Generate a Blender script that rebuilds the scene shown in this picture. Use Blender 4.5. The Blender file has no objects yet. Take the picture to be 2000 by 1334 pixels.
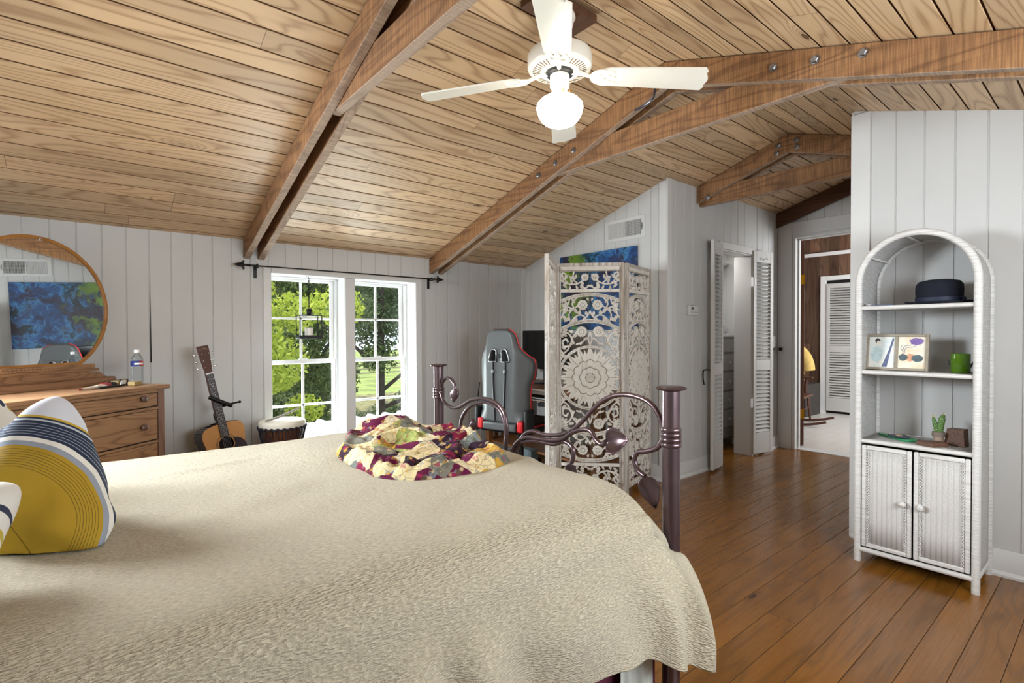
import bpy, bmesh, math, random
import numpy as np
from mathutils import Vector, Matrix, noise
random.seed(7); np.random.seed(7)
C = bpy.context.scene.collection
pi = math.pi

# ------------------------------------------------------------------ camera
def _cam():
    f = 1011.8; yaw = 0.8753166; p = -0.0140555; r = -0.0034236
    cy, sy = math.cos(yaw), math.sin(yaw)
    fw = Vector((cy, sy, 0)); rt = Vector((sy, -cy, 0)); up = Vector((0, 0, 1))
    f2 = math.cos(p)*fw + math.sin(p)*up; u2 = -math.sin(p)*fw + math.cos(p)*up
    rt2 = math.cos(r)*rt + math.sin(r)*u2; u3 = -math.sin(r)*rt + math.cos(r)*u2
    m = Matrix((rt2, u3, -f2)).transposed().to_4x4(); m.translation = (0, 0, 1.22)
    cd = bpy.data.cameras.new('camera'); cd.sensor_width = 36; cd.lens = f/2000*36
    cd.clip_start = .02; cd.clip_end = 300
    o = bpy.data.objects.new('camera', cd); C.objects.link(o); o.matrix_world = m
    bpy.context.scene.camera = o
_cam()
sc = bpy.context.scene
sc.view_settings.view_transform = 'Standard'; sc.view_settings.look = 'None'
sc.view_settings.exposure = 0.50; sc.view_settings.gamma = 1.0
sc.view_settings.use_curve_mapping = False
try:
    sc.cycles.max_bounces = 8; sc.cycles.diffuse_bounces = 5; sc.cycles.transparent_max_bounces = 12
    sc.cycles.sample_clamp_indirect = 6; sc.cycles.caustics_reflective = False; sc.cycles.caustics_refractive = False
except Exception: pass

# ------------------------------------------------------------------ world and daylight
def lin(h):
    h = h.lstrip('#'); o = []
    for i in (0, 2, 4):
        c = int(h[i:i+2], 16)/255; o.append(c/12.92 if c <= .04045 else ((c+.055)/1.055)**2.4)
    return (*o, 1)
w = bpy.data.worlds.new('sky'); sc.world = w; w.use_nodes = True
wn = w.node_tree; wn.nodes.clear()
_o = wn.nodes.new('ShaderNodeOutputWorld'); _b = wn.nodes.new('ShaderNodeBackground')
_b.inputs[0].default_value = (.80, .90, 1.0, 1); _b.inputs[1].default_value = 1.5
wn.links.new(_b.outputs[0], _o.inputs[0])
def sun(direction, strength, angle=1.5, color=(1, .96, .88)):
    l = bpy.data.lights.new('sun', 'SUN'); l.energy = strength; l.angle = math.radians(angle); l.color = color
    o = bpy.data.objects.new('sun', l); C.objects.link(o)
    o.rotation_euler = Vector(direction).to_track_quat('-Z', 'Y').to_euler(); return o
sun((.42, -.20, -1), 5.0)
def area(name, loc, aim, sx, sy, power, color=(1, 1, 1), spread=180):
    l = bpy.data.lights.new(name, 'AREA'); l.shape = 'RECTANGLE'; l.size = sx; l.size_y = sy
    l.energy = power; l.color = color
    o = bpy.data.objects.new(name, l); C.objects.link(o); o.location = loc
    o.rotation_euler = Vector(aim).to_track_quat('-Z', 'Z').to_euler(); l.spread = math.radians(spread); return o
# daylight through front and head-wall windows; rear and far-room lamps are added fill
area('head_wall_window_daylight', (-1.02, 3.05, 1.70), (.75, -.62, -.62), .9, .66, 80, (.88, .95, 1), 140)
area('rear_wall_fill', (1.60, -.92, 1.45), (.16, 1, .12), 1.7, .75, 48, (.90, .96, 1))  # added fill from behind the camera, not a known window
area('front_window_daylight', (1.74, 4.62, .70), (0, -1, .75), 1.2, .8, 70, (.90, .98, 1))
area('far_room_fill', (7.4, .35, 1.7), (.15, 1, -.05), 1.6, 1.4, 75, (.97, .99, 1))  # unseen lamp added to brighten the far room; no window there
area('closet_light', (4.95, 3.0, 2.05), (.1, -.1, -1), .3, .3, 10, (1, .97, .92))

# ------------------------------------------------------------------ nodes and materials
class NT:
    def __init__(s, name):
        s.m = bpy.data.materials.new(name); s.m.use_nodes = True; s.t = s.m.node_tree; s.t.nodes.clear()
        s.out = s.n('ShaderNodeOutputMaterial'); s.b = s.n('ShaderNodeBsdfPrincipled')
        s.l(s.b.outputs[0], s.out.inputs[0])
    def n(s, t, **k):
        x = s.t.nodes.new(t)
        for a, v in k.items(): setattr(x, a, v)
        return x
    def l(s, a, b): s.t.links.new(a, b)
    def put(s, inp, v):
        if hasattr(v, 'is_output') or hasattr(v, 'links') and not isinstance(v, (int, float, tuple)): s.l(v, inp)
        else: inp.default_value = v
    def math(s, op, a, b=0.0, c=None, clamp=False):
        x = s.n('ShaderNodeMath', operation=op, use_clamp=clamp); s.put(x.inputs[0], a); s.put(x.inputs[1], b)
        if c is not None: s.put(x.inputs[2], c)
        return x.outputs[0]
    def vm(s, op, a, b=(0, 0, 0)):
        x = s.n('ShaderNodeVectorMath', operation=op); s.put(x.inputs[0], a); s.put(x.inputs[1], b); return x.outputs[0]
    def comb(s, x, y, z):
        c = s.n('ShaderNodeCombineXYZ')
        for i, v in enumerate((x, y, z)): s.put(c.inputs[i], v)
        return c.outputs[0]
    def sep(s, v):
        c = s.n('ShaderNodeSeparateXYZ'); s.l(v, c.inputs[0]); return c.outputs
    def coord(s, kind='Object'): return s.n('ShaderNodeTexCoord').outputs[kind]
    def noise(s, v, scale, detail=2, rough=.5, dist=0, out=0):
        x = s.n('ShaderNodeTexNoise'); s.l(v, x.inputs['Vector']); x.inputs['Scale'].default_value = scale
        x.inputs['Detail'].default_value = detail; x.inputs['Roughness'].default_value = rough
        x.inputs['Distortion'].default_value = dist; return x.outputs[out]
    def vor(s, v, scale, feature='F1', out='Distance', rnd=1.0):
        x = s.n('ShaderNodeTexVoronoi', feature=feature); s.l(v, x.inputs['Vector']); x.inputs['Scale'].default_value = scale
        x.inputs['Randomness'].default_value = rnd; return x.outputs[out]
    def ramp(s, f, stops, interp='LINEAR'):
        x = s.n('ShaderNodeValToRGB'); s.put(x.inputs[0], f); e = x.color_ramp; e.interpolation = interp
        while len(e.elements) < len(stops): e.elements.new(.5)
        for i, (p, c) in enumerate(stops):
            e.elements[i].position = p; e.elements[i].color = lin(c) if isinstance(c, str) else ((c, c, c, 1) if isinstance(c, (int, float)) else c)
        return x.outputs[0]
    def mix(s, f, a, b, mode='MIX'):
        x = s.n('ShaderNodeMix', data_type='RGBA', blend_type=mode); s.put(x.inputs[0], f)
        s.put(x.inputs[6], lin(a) if isinstance(a, str) else a); s.put(x.inputs[7], lin(b) if isinstance(b, str) else b)
        return x.outputs[2]
    def mr(s, v, a, b, c=0., d=1.):
        x = s.n('ShaderNodeMapRange'); s.put(x.inputs[0], v)
        for i, q in enumerate((a, b, c, d)): x.inputs[i+1].default_value = q
        return x.outputs[0]
    def white(s, v, dims='1D'):
        x = s.n('ShaderNodeTexWhiteNoise', noise_dimensions=dims); s.l(v, x.inputs['W' if dims == '1D' else 'Vector']); return x.outputs[0]
    def bump(s, h, strength=.3, dist=.01):
        x = s.n('ShaderNodeBump'); x.inputs['Strength'].default_value = strength; x.inputs['Distance'].default_value = dist
        s.l(h, x.inputs['Height']); s.l(x.outputs[0], s.b.inputs['Normal']); return x
    def set(s, col=None, rough=.5, metal=0, spec=None, **k):
        if col is not None: s.put(s.b.inputs['Base Color'], lin(col) if isinstance(col, str) else col)
        s.put(s.b.inputs['Roughness'], rough); s.b.inputs['Metallic'].default_value = metal
        if spec is not None: s.b.inputs['Specular IOR Level'].default_value = spec
        for a, v in k.items(): s.put(s.b.inputs[a.replace('_', ' ')], v)
        return s.m
def plain(name, col, rough=.5, metal=0, var=.06, vs=6, bump=0, bs=60, **k):
    t = NT(name); co = t.coord()
    n = t.noise(co, vs, 4, .6)
    c = t.mix(t.mr(n, .3, .7, 0, 1), tuple(x*(1-var) for x in lin(col)[:3])+(1,), tuple(min(1, x*(1+var)) for x in lin(col)[:3])+(1,))
    m = t.set(c, rough, metal, **k)
    if bump: t.bump(t.noise(co, bs, 3), bump, .004)
    return m
def wood(name, light, dark, axis='X', coord='Object', plank=0, K=5.0, grain=1.0, var=.25, rough=.5, line=.6, knots=.5,
         knotcol='#3a2415', joint=0, stain=None, bumps=.15, saw=0, hue2=None, coat=0, gw=.75):
    t = NT(name); co = t.coord(coord); x, y, z = t.sep(co)
    u, v, q = {'X': (x, y, z), 'Y': (y, x, z), 'Z': (z, x, y), 'ZY': (z, y, x)}[axis]
    vphys = t.math('MULTIPLY', v, .122) if coord == 'UV' else v
    if plank:
        vv = t.math('DIVIDE', v, plank); idx = t.math('FLOOR', vv); r1 = t.white(t.math('ADD', idx, .37))
        if joint:
            ju = t.math('DIVIDE', t.math('ADD', u, t.math('MULTIPLY', r1, joint)), joint); idj = t.math('FLOOR', ju)
            r1 = t.white(t.math('ADD', t.math('MULTIPLY', idj, 17.3), idx)); jf = t.math('FRACT', ju)
    else: r1 = t.math('ADD', 0.3, 0.0)
    v = vphys
    off = t.math('MULTIPLY', r1, 40.)
    def gv(su, sv): return t.comb(t.math('MULTIPLY_ADD', u, su, off), t.math('MULTIPLY_ADD', v, sv, off), t.math('MULTIPLY', q, sv))
    n = t.noise(gv(.8*grain, 6.5*grain), 1.0, 1.5, .45)
    kv = gv(2.2, 7.0); kd = t.vor(kv, 1.0); ksel = t.white(t.vor(kv, 1.0, out='Position'), '3D')
    kd2 = t.math('ADD', kd, t.mr(ksel, .0, 1.0, 0, 0)) if False else kd
    kon = t.math('GREATER_THAN', ksel, 1-knots)
    kdist = t.math('MULTIPLY', t.math('SUBTRACT', 1.0, t.mr(kd2, .0, .45)), kon)
    nn = t.math('ADD', n, t.math('MULTIPLY', t.math('POWER', kdist, 2.0), .28))
    rg = t.math('PINGPONG', t.math('MULTIPLY', nn, K*2.6), .5)
    ring = t.mr(rg, .12, .46)                       # 0..1 growth rings
    ring = t.math('POWER', ring, 2.2)
    fib = t.noise(gv(3.0, 190), 1.0, 3, .6)
    big = t.noise(gv(.9, 3.5), 1.0, 2, .5)
    f = t.math('ADD', t.math('MULTIPLY', ring, line), t.math('MULTIPLY', t.math('SUBTRACT', fib, .5), .55), clamp=True)
    c = t.mix(f, light, dark)
    if hue2: c = t.mix(t.mr(big, .38, .66), c, t.mix(f, hue2, dark))
    br = t.math('MULTIPLY_ADD', r1, var, 1-var*.5)
    br = t.math('MULTIPLY', br, t.mr(big, .2, .8, .9, 1.1))
    c = t.mix(1.0, c, t.comb(br, br, br), 'MULTIPLY')
    core = t.math('MULTIPLY', t.math('LESS_THAN', kd2, .085), kon)
    c = t.mix(t.math('MULTIPLY', t.math('MAXIMUM', core, t.math('MULTIPLY', t.math('POWER', kdist, 4.), .6)), .85), c, knotcol)
    if stain:
        s = t.noise(t.vm('MULTIPLY', co, (1, 1, 1)), 3.1, 4, .6); c = t.mix(t.mr(s, .53, .72, 0, .55), c, stain)
    if joint and plank:
        g = t.math('LESS_THAN', t.math('MINIMUM', jf, t.math('SUBTRACT', 1., jf)), .0012/joint*1.0)
        c = t.mix(t.math('MULTIPLY', g, .8), c, '#2a1a10')
    hgt = t.math('ADD', fib, t.math('MULTIPLY', ring, .5))
    if saw:
        sw = t.noise(t.comb(t.math('MULTIPLY', u, 170), t.math('MULTIPLY', v, 6), t.math('MULTIPLY', q, 6)), 1., 1)
        c = t.mix(t.mr(sw, .40, .62, saw, 0), c, '#3b2413'); hgt = t.math('ADD', hgt, sw)
    m = t.set(c, t.mr(fib, .3, .7, rough-.06, rough+.08))
    if coat: t.b.inputs['Coat Weight'].default_value = coat; t.b.inputs['Coat Roughness'].default_value = .12
    t.bump(hgt, bumps, .002)
    return m

M = {}
M['wall'] = plain('white_painted_boards', '#c9c9c8', .55, var=.025, vs=2.2, bump=.08, bs=40)
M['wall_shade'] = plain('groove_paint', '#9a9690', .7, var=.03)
M['trim'] = plain('white_trim_paint', '#d4d4d3', .38, var=.02, vs=3)
M['sash'] = plain('white_sash_paint', '#eeeeee', .35, var=.01)
M['louver'] = plain('louver_paint', '#cecdca', .45, var=.02)
M['ceil'] = wood('pine_ceiling_boards', '#d3b38c', '#7f542f', 'X', 'UV', plank=1.0, K=8.5, grain=.62, var=.30, rough=.44, line=.48,
                 knots=.22, joint=5.2, hue2='#c2a685', bumps=.12)
M['gap'] = plain('dark_board_gap', '#6b4a2e', .9)
M['floor'] = wood('varnished_pine_floor', '#8a5a1e', '#4c300a', 'X', 'UV', plank=1.0, K=2.6, var=.20, rough=.24, line=.36, knots=.34,
                  knotcol='#2c170a', joint=3.6, hue2='#784c16', bumps=.05, coat=.12)
M['beam'] = wood('rough_sawn_beam', '#a97b50', '#643f23', 'Y', 'Object', K=3.0, grain=1.2, rough=.75, line=.55, knots=.12, stain='#4f3522', bumps=.35, saw=.45, hue2='#956b45')
M['beam_grey'] = wood('weathered_beam_edge', '#b39b86', '#7a6250', 'Y', 'Object', K=3.0, rough=.85, line=.4, knots=.1, bumps=.4, saw=.3)
M['beam_dark'] = wood('dark_beam', '#5a3820', '#33200f', 'Y', 'Object', K=3.0, rough=.7, line=.4, knots=.1)
M['oak'] = wood('dresser_oak', '#a9835f', '#69482f', 'X', 'Object', K=5.5, grain=1.6, rough=.42, line=.62, knots=.10, knotcol='#6a4425', hue2='#977253', bumps=.06)
M['oak_v'] = wood('dresser_oak_upright', '#8b6a58', '#5d4135', 'Z', 'Object', K=4, rough=.42, line=.4, knots=0, bumps=.06)
M['oak_gold'] = wood('golden_oak_rim', '#a9753a', '#7a4d1e', 'X', 'Object', K=4, rough=.38, line=.4, knots=0, bumps=.05)
M['desk'] = wood('desk_wood', '#8a5a34', '#55331a', 'Y', 'Object', K=4, rough=.45, line=.45, knots=.05)
M['desk_v'] = wood('desk_wood_upright', '#8a5a34', '#55331a', 'Z', 'Object', K=4, rough=.45, line=.45, knots=.0)
M['panel'] = wood('reclaimed_wall_panel', '#73503a', '#3a2418', 'ZY', 'Object', plank=.135, K=3.2, var=1.0, rough=.7, line=.5, knots=.3, joint=2.2, hue2='#7f6350', bumps=.2)
M['door_wood'] = wood('red_brown_door', '#6d4530', '#4b2c1c', 'Z', 'Object', K=2, rough=.5, line=.3, knots=0)
M['walnut'] = wood('walnut', '#6b4a38', '#33211a', 'X', 'Object', K=4, grain=3, rough=.5, line=.6, knots=0)
M['black'] = plain('black_iron', '#1d1c1d', .45, .6, var=.2, vs=20)
M['blackp'] = plain('black_plastic', '#17181a', .35)
M['steel'] = plain('steel', '#8d8d90', .3, 1.0)
M['chrome'] = plain('chrome', '#d8d8da', .12, 1.0)
M['brass'] = plain('brass_hinge', '#d59a20', .35, .7)
M['bronze'] = plain('bronze_bed_metal', '#6b5a5f', .28, .85, var=.15, vs=9)
M['cream'] = plain('cream_fan_enamel', '#e6e2d6', .3, var=.02)
M['darkhole'] = plain('dark_void', '#15130f', .9)
def glass(name, col=(1, 1, 1, 1), rough=0.0, alpha=.12):
    t = NT(name); g = t.n('ShaderNodeBsdfGlossy'); g.inputs['Roughness'].default_value = rough; tr = t.n('ShaderNodeBsdfTransparent')
    tr.inputs[0].default_value = col; fr = t.n('ShaderNodeFresnel'); fr.inputs[0].default_value = 1.45
    mx = t.n('ShaderNodeMixShader'); t.l(t.math('MULTIPLY', fr.outputs[0], .45), mx.inputs[0]); t.l(tr.outputs[0], mx.inputs[1]); t.l(g.outputs[0], mx.inputs[2])
    t.l(mx.outputs[0], t.out.inputs[0]); return t.m
M['glass'] = glass('window_glass', (.94, .96, .95, 1))
M['bottle'] = glass('clear_bottle_plastic', (.90, .93, .95, 1), .03)

# ------------------------------------------------------------------ geometry helpers
class G:
    def __init__(s): s.v = []; s.f = []; s.uv = None
    def add(s, vs, fs, mat=None):
        b = len(s.v)
        s.v += [tuple((mat @ Vector(p)) if mat is not None else p) for p in vs]; s.f += [tuple(i+b for i in f) for f in fs]; return s
    def box(s, c, d, rot=None):
        x, y, z = (q/2 for q in d)
        vs = [Vector((a*x, b*y, e*z)) for a in (-1, 1) for b in (-1, 1) for e in (-1, 1)]
        if rot is not None: vs = [rot @ v for v in vs]
        vs = [tuple(v+Vector(c)) for v in vs]
        return s.add(vs, [(0, 1, 3, 2), (4, 6, 7, 5), (0, 4, 5, 1), (2, 3, 7, 6), (0, 2, 6, 4), (1, 5, 7, 3)])
    def bb(s, x0, x1, y0, y1, z0, z1): return s.box(((x0+x1)/2, (y0+y1)/2, (z0+z1)/2), (abs(x1-x0), abs(y1-y0), abs(z1-z0)))
    def prism(s, poly, ax, a, b):
        """poly: 2-D points, extruded along axis ax between a and b"""
        def P(p, t): return {'X': (t, p[0], p[1]), 'Y': (p[0], t, p[1]), 'Z': (p[0], p[1], t)}[ax]
        n = len(poly); vs = [P(p, a) for p in poly]+[P(p, b) for p in poly]
        fs = [tuple(range(n))[::-1], tuple(range(n, 2*n))]+[(i, (i+1) % n, n+(i+1) % n, n+i) for i in range(n)]
        return s.add(vs, fs)
    def tube(s, pts, r, seg=10, cap=True, closed=False):
        pts = [Vector(p) for p in pts]; n = len(pts); rr = r if isinstance(r, (list, tuple)) else [r]*n
        ts = []
        for i in range(n):
            a = pts[(i-1) % n if closed else max(i-1, 0)]; b = pts[(i+1) % n if closed else min(i+1, n-1)]
            t = (b-a); ts.append(t.normalized() if t.length > 1e-9 else Vector((0, 0, 1)))
        u = ts[0].orthogonal().normalized(); vs = []
        for i in range(n):
            u = (u-ts[i]*u.dot(ts[i])); u = u.normalized() if u.length > 1e-6 else ts[i].orthogonal().normalized()
            w_ = ts[i].cross(u)
            for k in range(seg):
                a = 2*pi*k/seg; vs.append(tuple(pts[i]+(u*math.cos(a)+w_*math.sin(a))*rr[i]))
        fs = []
        for i in range(n if closed else n-1):
            j = (i+1) % n
            for k in range(seg): fs.append((i*seg+k, i*seg+(k+1) % seg, j*seg+(k+1) % seg, j*seg+k))
        if cap and not closed: fs += [tuple(range(seg))[::-1], tuple(range((n-1)*seg, n*seg))]
        return s.add(vs, fs)
    def lathe(s, prof, seg=32, o=(0, 0, 0), axis='Z', cap=True):
        vs = []; fs = []; n = len(prof)
        for r, z in prof:
            for k in range(seg):
                a = 2*pi*k/seg; p = (r*math.cos(a), r*math.sin(a), z)
                p = {'Z': p, 'Y': (p[0], p[2], p[1]), 'X': (p[2], p[0], p[1])}[axis]
                vs.append((p[0]+o[0], p[1]+o[1], p[2]+o[2]))
        for i in range(n-1):
            for k in range(seg): fs.append((i*seg+k, i*seg+(k+1) % seg, (i+1)*seg+(k+1) % seg, (i+1)*seg+k))
        if cap: fs += [tuple(range(seg))[::-1], tuple(range((n-1)*seg, n*seg))]
        return s.add(vs, fs)
    def ball(s, c, r, seg=16, sc_=(1, 1, 1)):
        n = seg//2; pr = [(max(r*math.sin(pi*i/n), r*.002), -r*math.cos(pi*i/n)) for i in range(n+1)]
        g = G().lathe(pr, seg); return s.add([(p[0]*sc_[0]+c[0], p[1]*sc_[1]+c[1], p[2]*sc_[2]+c[2]) for p in g.v], g.f)
    def quad(s, a, b, c, d): return s.add([a, b, c, d], [(0, 1, 2, 3)])
    def build(s, name, mat, parent=None, bevel=0, smooth=None, solid=0, sub=0, seg=2):
        me = bpy.data.meshes.new(name); me.from_pydata([tuple(p) for p in s.v], [], s.f); me.update()
        o = bpy.data.objects.new(name, me); C.objects.link(o)
        if isinstance(mat, str): mat = M[mat]
        me.materials.append(mat)
        bm = bmesh.new(); bm.from_mesh(me); bmesh.ops.recalc_face_normals(bm, faces=bm.faces); bm.to_mesh(me); bm.free()
        if parent is not None: o.parent = parent
        if solid:
            m = o.modifiers.new('solid', 'SOLIDIFY'); m.thickness = solid; m.offset = 0
        if sub:
            m = o.modifiers.new('sub', 'SUBSURF'); m.levels = sub; m.render_levels = sub
        if bevel:
            m = o.modifiers.new('bevel', 'BEVEL'); m.width = bevel; m.segments = seg; m.limit_method = 'ANGLE'; m.angle_limit = .6
        if smooth is None: smooth = 35
        if smooth:
            me.polygons.foreach_set('use_smooth', [True]*len(me.polygons))
            me.set_sharp_from_angle(angle=math.radians(smooth))
        return o
def thing(name, label, cat, loc=(0, 0, 0), rz=0, group=None):
    o = bpy.data.objects.new(name, None); C.objects.link(o); o.location = loc; o.rotation_euler = (0, 0, rz)
    o.empty_display_size = .1; return tag(o, label, cat, group)
def tag(o, label=None, cat=None, group=None, kind=None):
    for k, v in (('label', label), ('category', cat), ('group', group), ('kind', kind)):
        if v: o[k] = v
    return o
def struct(o, label=None): o['kind'] = 'structure'; return tag(o, label) if label else o
def smooth_path(pts, n=8):
    """Catmull-Rom"""
    P = [Vector(p) for p in pts]; P = [P[0]*2-P[1]]+P+[P[-1]*2-P[-2]]; out = []
    for i in range(1, len(P)-2):
        for k in range(n):
            t = k/n; a, b, c, d = P[i-1:i+3]
            out.append(.5*((2*b)+(c-a)*t+(2*a-5*b+4*c-d)*t*t+(3*b-a-3*c+d)*t**3))
    out.append(P[-2]); return out
def sdf_mesh(name, F, x0, x1, y0, y1, res, zf, zb, mat, parent=None, plane='XZ', attr=None, smooth=40):
    """solid plate cut to the outline F>0, front relief zf(X,Y), back zb(X,Y)"""
    nx = int(round((x1-x0)/res)); ny = int(round((y1-y0)/res))
    X, Y = np.meshgrid(np.linspace(x0, x1, nx+1), np.linspace(y0, y1, ny+1), indexing='ij')
    f = F(X, Y); Xc = (X[1:, 1:]+X[:-1, :-1])/2; Yc = (Y[1:, 1:]+Y[:-1, :-1])/2
    keep = F(Xc, Yc) > 0
    kp = np.pad(keep, 1); a = kp[:-1, :-1].astype(int)+kp[1:, :-1]+kp[:-1, 1:]+kp[1:, 1:]
    bd = (a > 0) & (a < 4)
    gx, gy = np.gradient(f, res); g2 = gx**2+gy**2+1e-9
    d = np.clip(-f/np.sqrt(g2), -.75*res, .75*res); gl = np.sqrt(g2)
    X2 = np.where(bd, X+d*gx/gl, X); Y2 = np.where(bd, Y+d*gy/gl, Y)
    used = a > 0; idx = -np.ones(X.shape, int); idx[used] = np.arange(used.sum()); n = used.sum()
    ZF = zf(X2, Y2)[used] if callable(zf) else np.full(n, zf); ZB = zb(X2, Y2)[used] if callable(zb) else np.full(n, zb)
    xs, ys = X2[used], Y2[used]
    def P(x, y, z): return np.stack({'XZ': (x, -z, y), 'XY': (x, y, z)}[plane], 1)
    V = np.concatenate([P(xs, ys, ZF), P(xs, ys, ZB)])
    i, j = np.nonzero(keep)
    q = np.stack([idx[i, j], idx[i+1, j], idx[i+1, j+1], idx[i, j+1]], 1)
    Fs = [q, q[:, ::-1]+n]
    for (di, dj, p, r) in ((-1, 0, (0, 1), (0, 0)), (1, 0, (1, 0), (1, 1)), (0, -1, (0, 0), (1, 0)), (0, 1, (1, 1), (0, 1))):
        nb = ~kp[i+1+di, j+1+dj]; ii, jj = i[nb], j[nb]
        A = idx[ii+p[0], jj+p[1]]; B_ = idx[ii+r[0], jj+r[1]]
        Fs.append(np.stack([B_, A, A+n, B_+n], 1))
    Fa = np.concatenate(Fs)
    me = bpy.data.meshes.new(name); me.from_pydata(V.tolist(), [], Fa.tolist()); me.update()
    if attr is not None:
        at = me.color_attributes.new('relief', 'FLOAT_COLOR', 'POINT'); val = np.concatenate([attr(X2, Y2)[used]]*2)
        at.data.foreach_set('color', np.repeat(val, 4).astype(np.float32))
    bm = bmesh.new(); bm.from_mesh(me); bmesh.ops.recalc_face_normals(bm, faces=bm.faces); bm.to_mesh(me); bm.free()
    o = bpy.data.objects.new(name, me); C.objects.link(o); me.materials.append(M[mat] if isinstance(mat, str) else mat)
    if parent is not None: o.parent = parent
    me.polygons.foreach_set('use_smooth', [True]*len(me.polygons)); me.set_sharp_from_angle(angle=math.radians(smooth))
    return o
def copy_tree(o, parent=None):
    c = o.copy(); C.objects.link(c)
    if parent is not None: c.parent = parent
    for ch in o.children: copy_tree(ch, c)
    return c
# ================================================================== the room
D = 4.2; EY = 2.435; AX = 3.683; BX = 5.75; CX = 3.544; CYE = 1.07; WX = -.95; RY = -.84
RIDGE = 1.68; RZ = 2.73; SL = .32
def ceil_z(y): return RZ-SL*abs(y-RIDGE)

def wall(name, p0, d, L, topf, opens, g0, gs, nrm, z0=0, brk=(), gd=.006, mat='wall'):
    """boarded wall with V-grooves; s runs along d from p0; nrm points into the room"""
    cols = {0.0: 0, L: 0}
    for b in brk: cols[b] = 0
    g = g0-math.floor(g0/gs)*gs
    while g < L:
        for ds, dep in ((-.005, 0), (-.0016, gd), (.0016, gd), (.005, 0)):
            if 0 < g+ds < L: cols[g+ds] = dep
        g += gs
    for (s0, s1, a, b) in opens:
        for q in (s0, s1):
            for k in [k for k in cols if abs(k-q) < .006 and k not in (0.0, L)]: del cols[k]
            cols[q] = 0
    ss = sorted(cols); gg = G()
    def P(s, z, dep): return (p0[0]+d[0]*s-nrm[0]*dep, p0[1]+d[1]*s-nrm[1]*dep, z)
    for a, b in zip(ss[:-1], ss[1:]):
        m = (a+b)/2; blk = sorted([(o[2], o[3]) for o in opens if o[0] <= m <= o[1]])
        lo = z0; segs = []
        for (q0, q1) in blk:
            if q0 > lo: segs.append((lo, q0, None))
            lo = q1
        segs.append((lo, None, None))
        for q0, q1, _ in segs:
            t0 = topf(a) if q1 is None else q1; t1 = topf(b) if q1 is None else q1
            if t0 <= q0+1e-4 and t1 <= q0+1e-4: continue
            gg.quad(P(a, q0, cols[a]), P(b, q0, cols[b]), P(b, t1, cols[b]), P(a, t0, cols[a]))
    return struct(gg.build(name, mat, smooth=None if gd else None))

# window wall (groove at x = -.257)
WL0, WL1, WR0, WR1, WZ0, WZ1 = 1.12, 1.695, 1.779, 2.353, .33, 1.69
wall('wall_front', (WX, D), (1, 0), AX-WX+.1, lambda s: ceil_z(D)+.012,
     [(WL0-WX, WL1-WX, WZ0, WZ1), (WR0-WX, WR1-WX, WZ0, WZ1)], -.257-WX, .1235, (0, -1), z0=-.02)
struct(G().prism([(.3615, 1.04), (.3685, 1.04), (.3665, 1.35), (.3640, 1.585)], 'Y', D-.0012, D+.002).build('trim_wall_crack', 'darkhole', None, smooth=0))
# desk (gable) wall, s along -y from the corner
wall('wall_desk_side', (AX, D+.05), (0, -1), D+.05-EY, lambda s: ceil_z(D+.05-s)+.012, [], D+.05-3.095, .1252, (-1, 0), z0=-.02)
# closet wall, s along +x
CO0, CO1, COZ = 4.55, 5.12, 2.0
wall('wall_closet', (AX, EY), (1, 0), BX-AX, lambda s: ceil_z(EY)+.01, [(CO0-AX, CO1-AX, -.02, COZ)], 3.801-AX, .132, (0, -1), z0=-.02)
# doorway wall, s along -y
DO0, DO1, DOZ = 2.278, 1.42, 2.225
wall('wall_doorway', (BX, EY), (0, -1), EY-CYE, lambda s: ceil_z(EY-s)+.01, [(EY-DO0, EY-DO1, -.02, DOZ)], .135, .155, (-1, 0), z0=-.02, brk=(EY-RIDGE,))
# wall behind the wicker cabinet, and its return into the passage
wall('wall_right', (CX, RY), (0, 1), CYE-RY, lambda s: ceil_z(RY+s)+.01, [], .346-RY, .1297, (-1, 0), z0=-.02)
wall('wall_passage', (CX, CYE), (1, 0), BX-CX, lambda s: ceil_z(CYE)+.01, [], .1, .13, (0, 1), z0=-.02)
# walls beyond the frame; left has a window, rear an opening for added fill
wall('wall_left', (WX, RY), (0, 1), D-RY, lambda s: ceil_z(RY+s)+.01, [(3.44, 4.34, 1.37, 2.07)], .06, .125, (1, 0), z0=-.02, brk=(RIDGE-RY,))
wall('wall_rear', (WX, RY), (1, 0), CX-WX, lambda s: ceil_z(RY)+.01, [(1.70, 3.40, 1.075, 1.825)], .06, .125, (0, 1), z0=-.02)
for nm, pts in (('trim_2', [(WX-.10, WX+.012, 2.53, 2.60, 1.30, 2.14), (WX-.10, WX+.012, 3.50, 3.57, 1.30, 2.14), (WX-.10, WX+.012, 2.60, 3.50, 1.30, 1.37), (WX-.10, WX+.012, 2.60, 3.50, 2.07, 2.14)]),
                ('trim_3', [(.68, .75, RY-.1, RY+.012, 1.0, 1.895), (2.45, 2.52, RY-.1, RY+.012, 1.0, 1.895), (.75, 2.45, RY-.1, RY+.012, 1.0, 1.075), (.75, 2.45, RY-.1, RY+.012, 1.825, 1.895), (1.58, 1.62, RY-.07, RY-.03, 1.075, 1.825)])):
    g = G()
    for b in pts: g.bb(*b)
    struct(g.build(nm, 'trim', bevel=.003))

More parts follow.
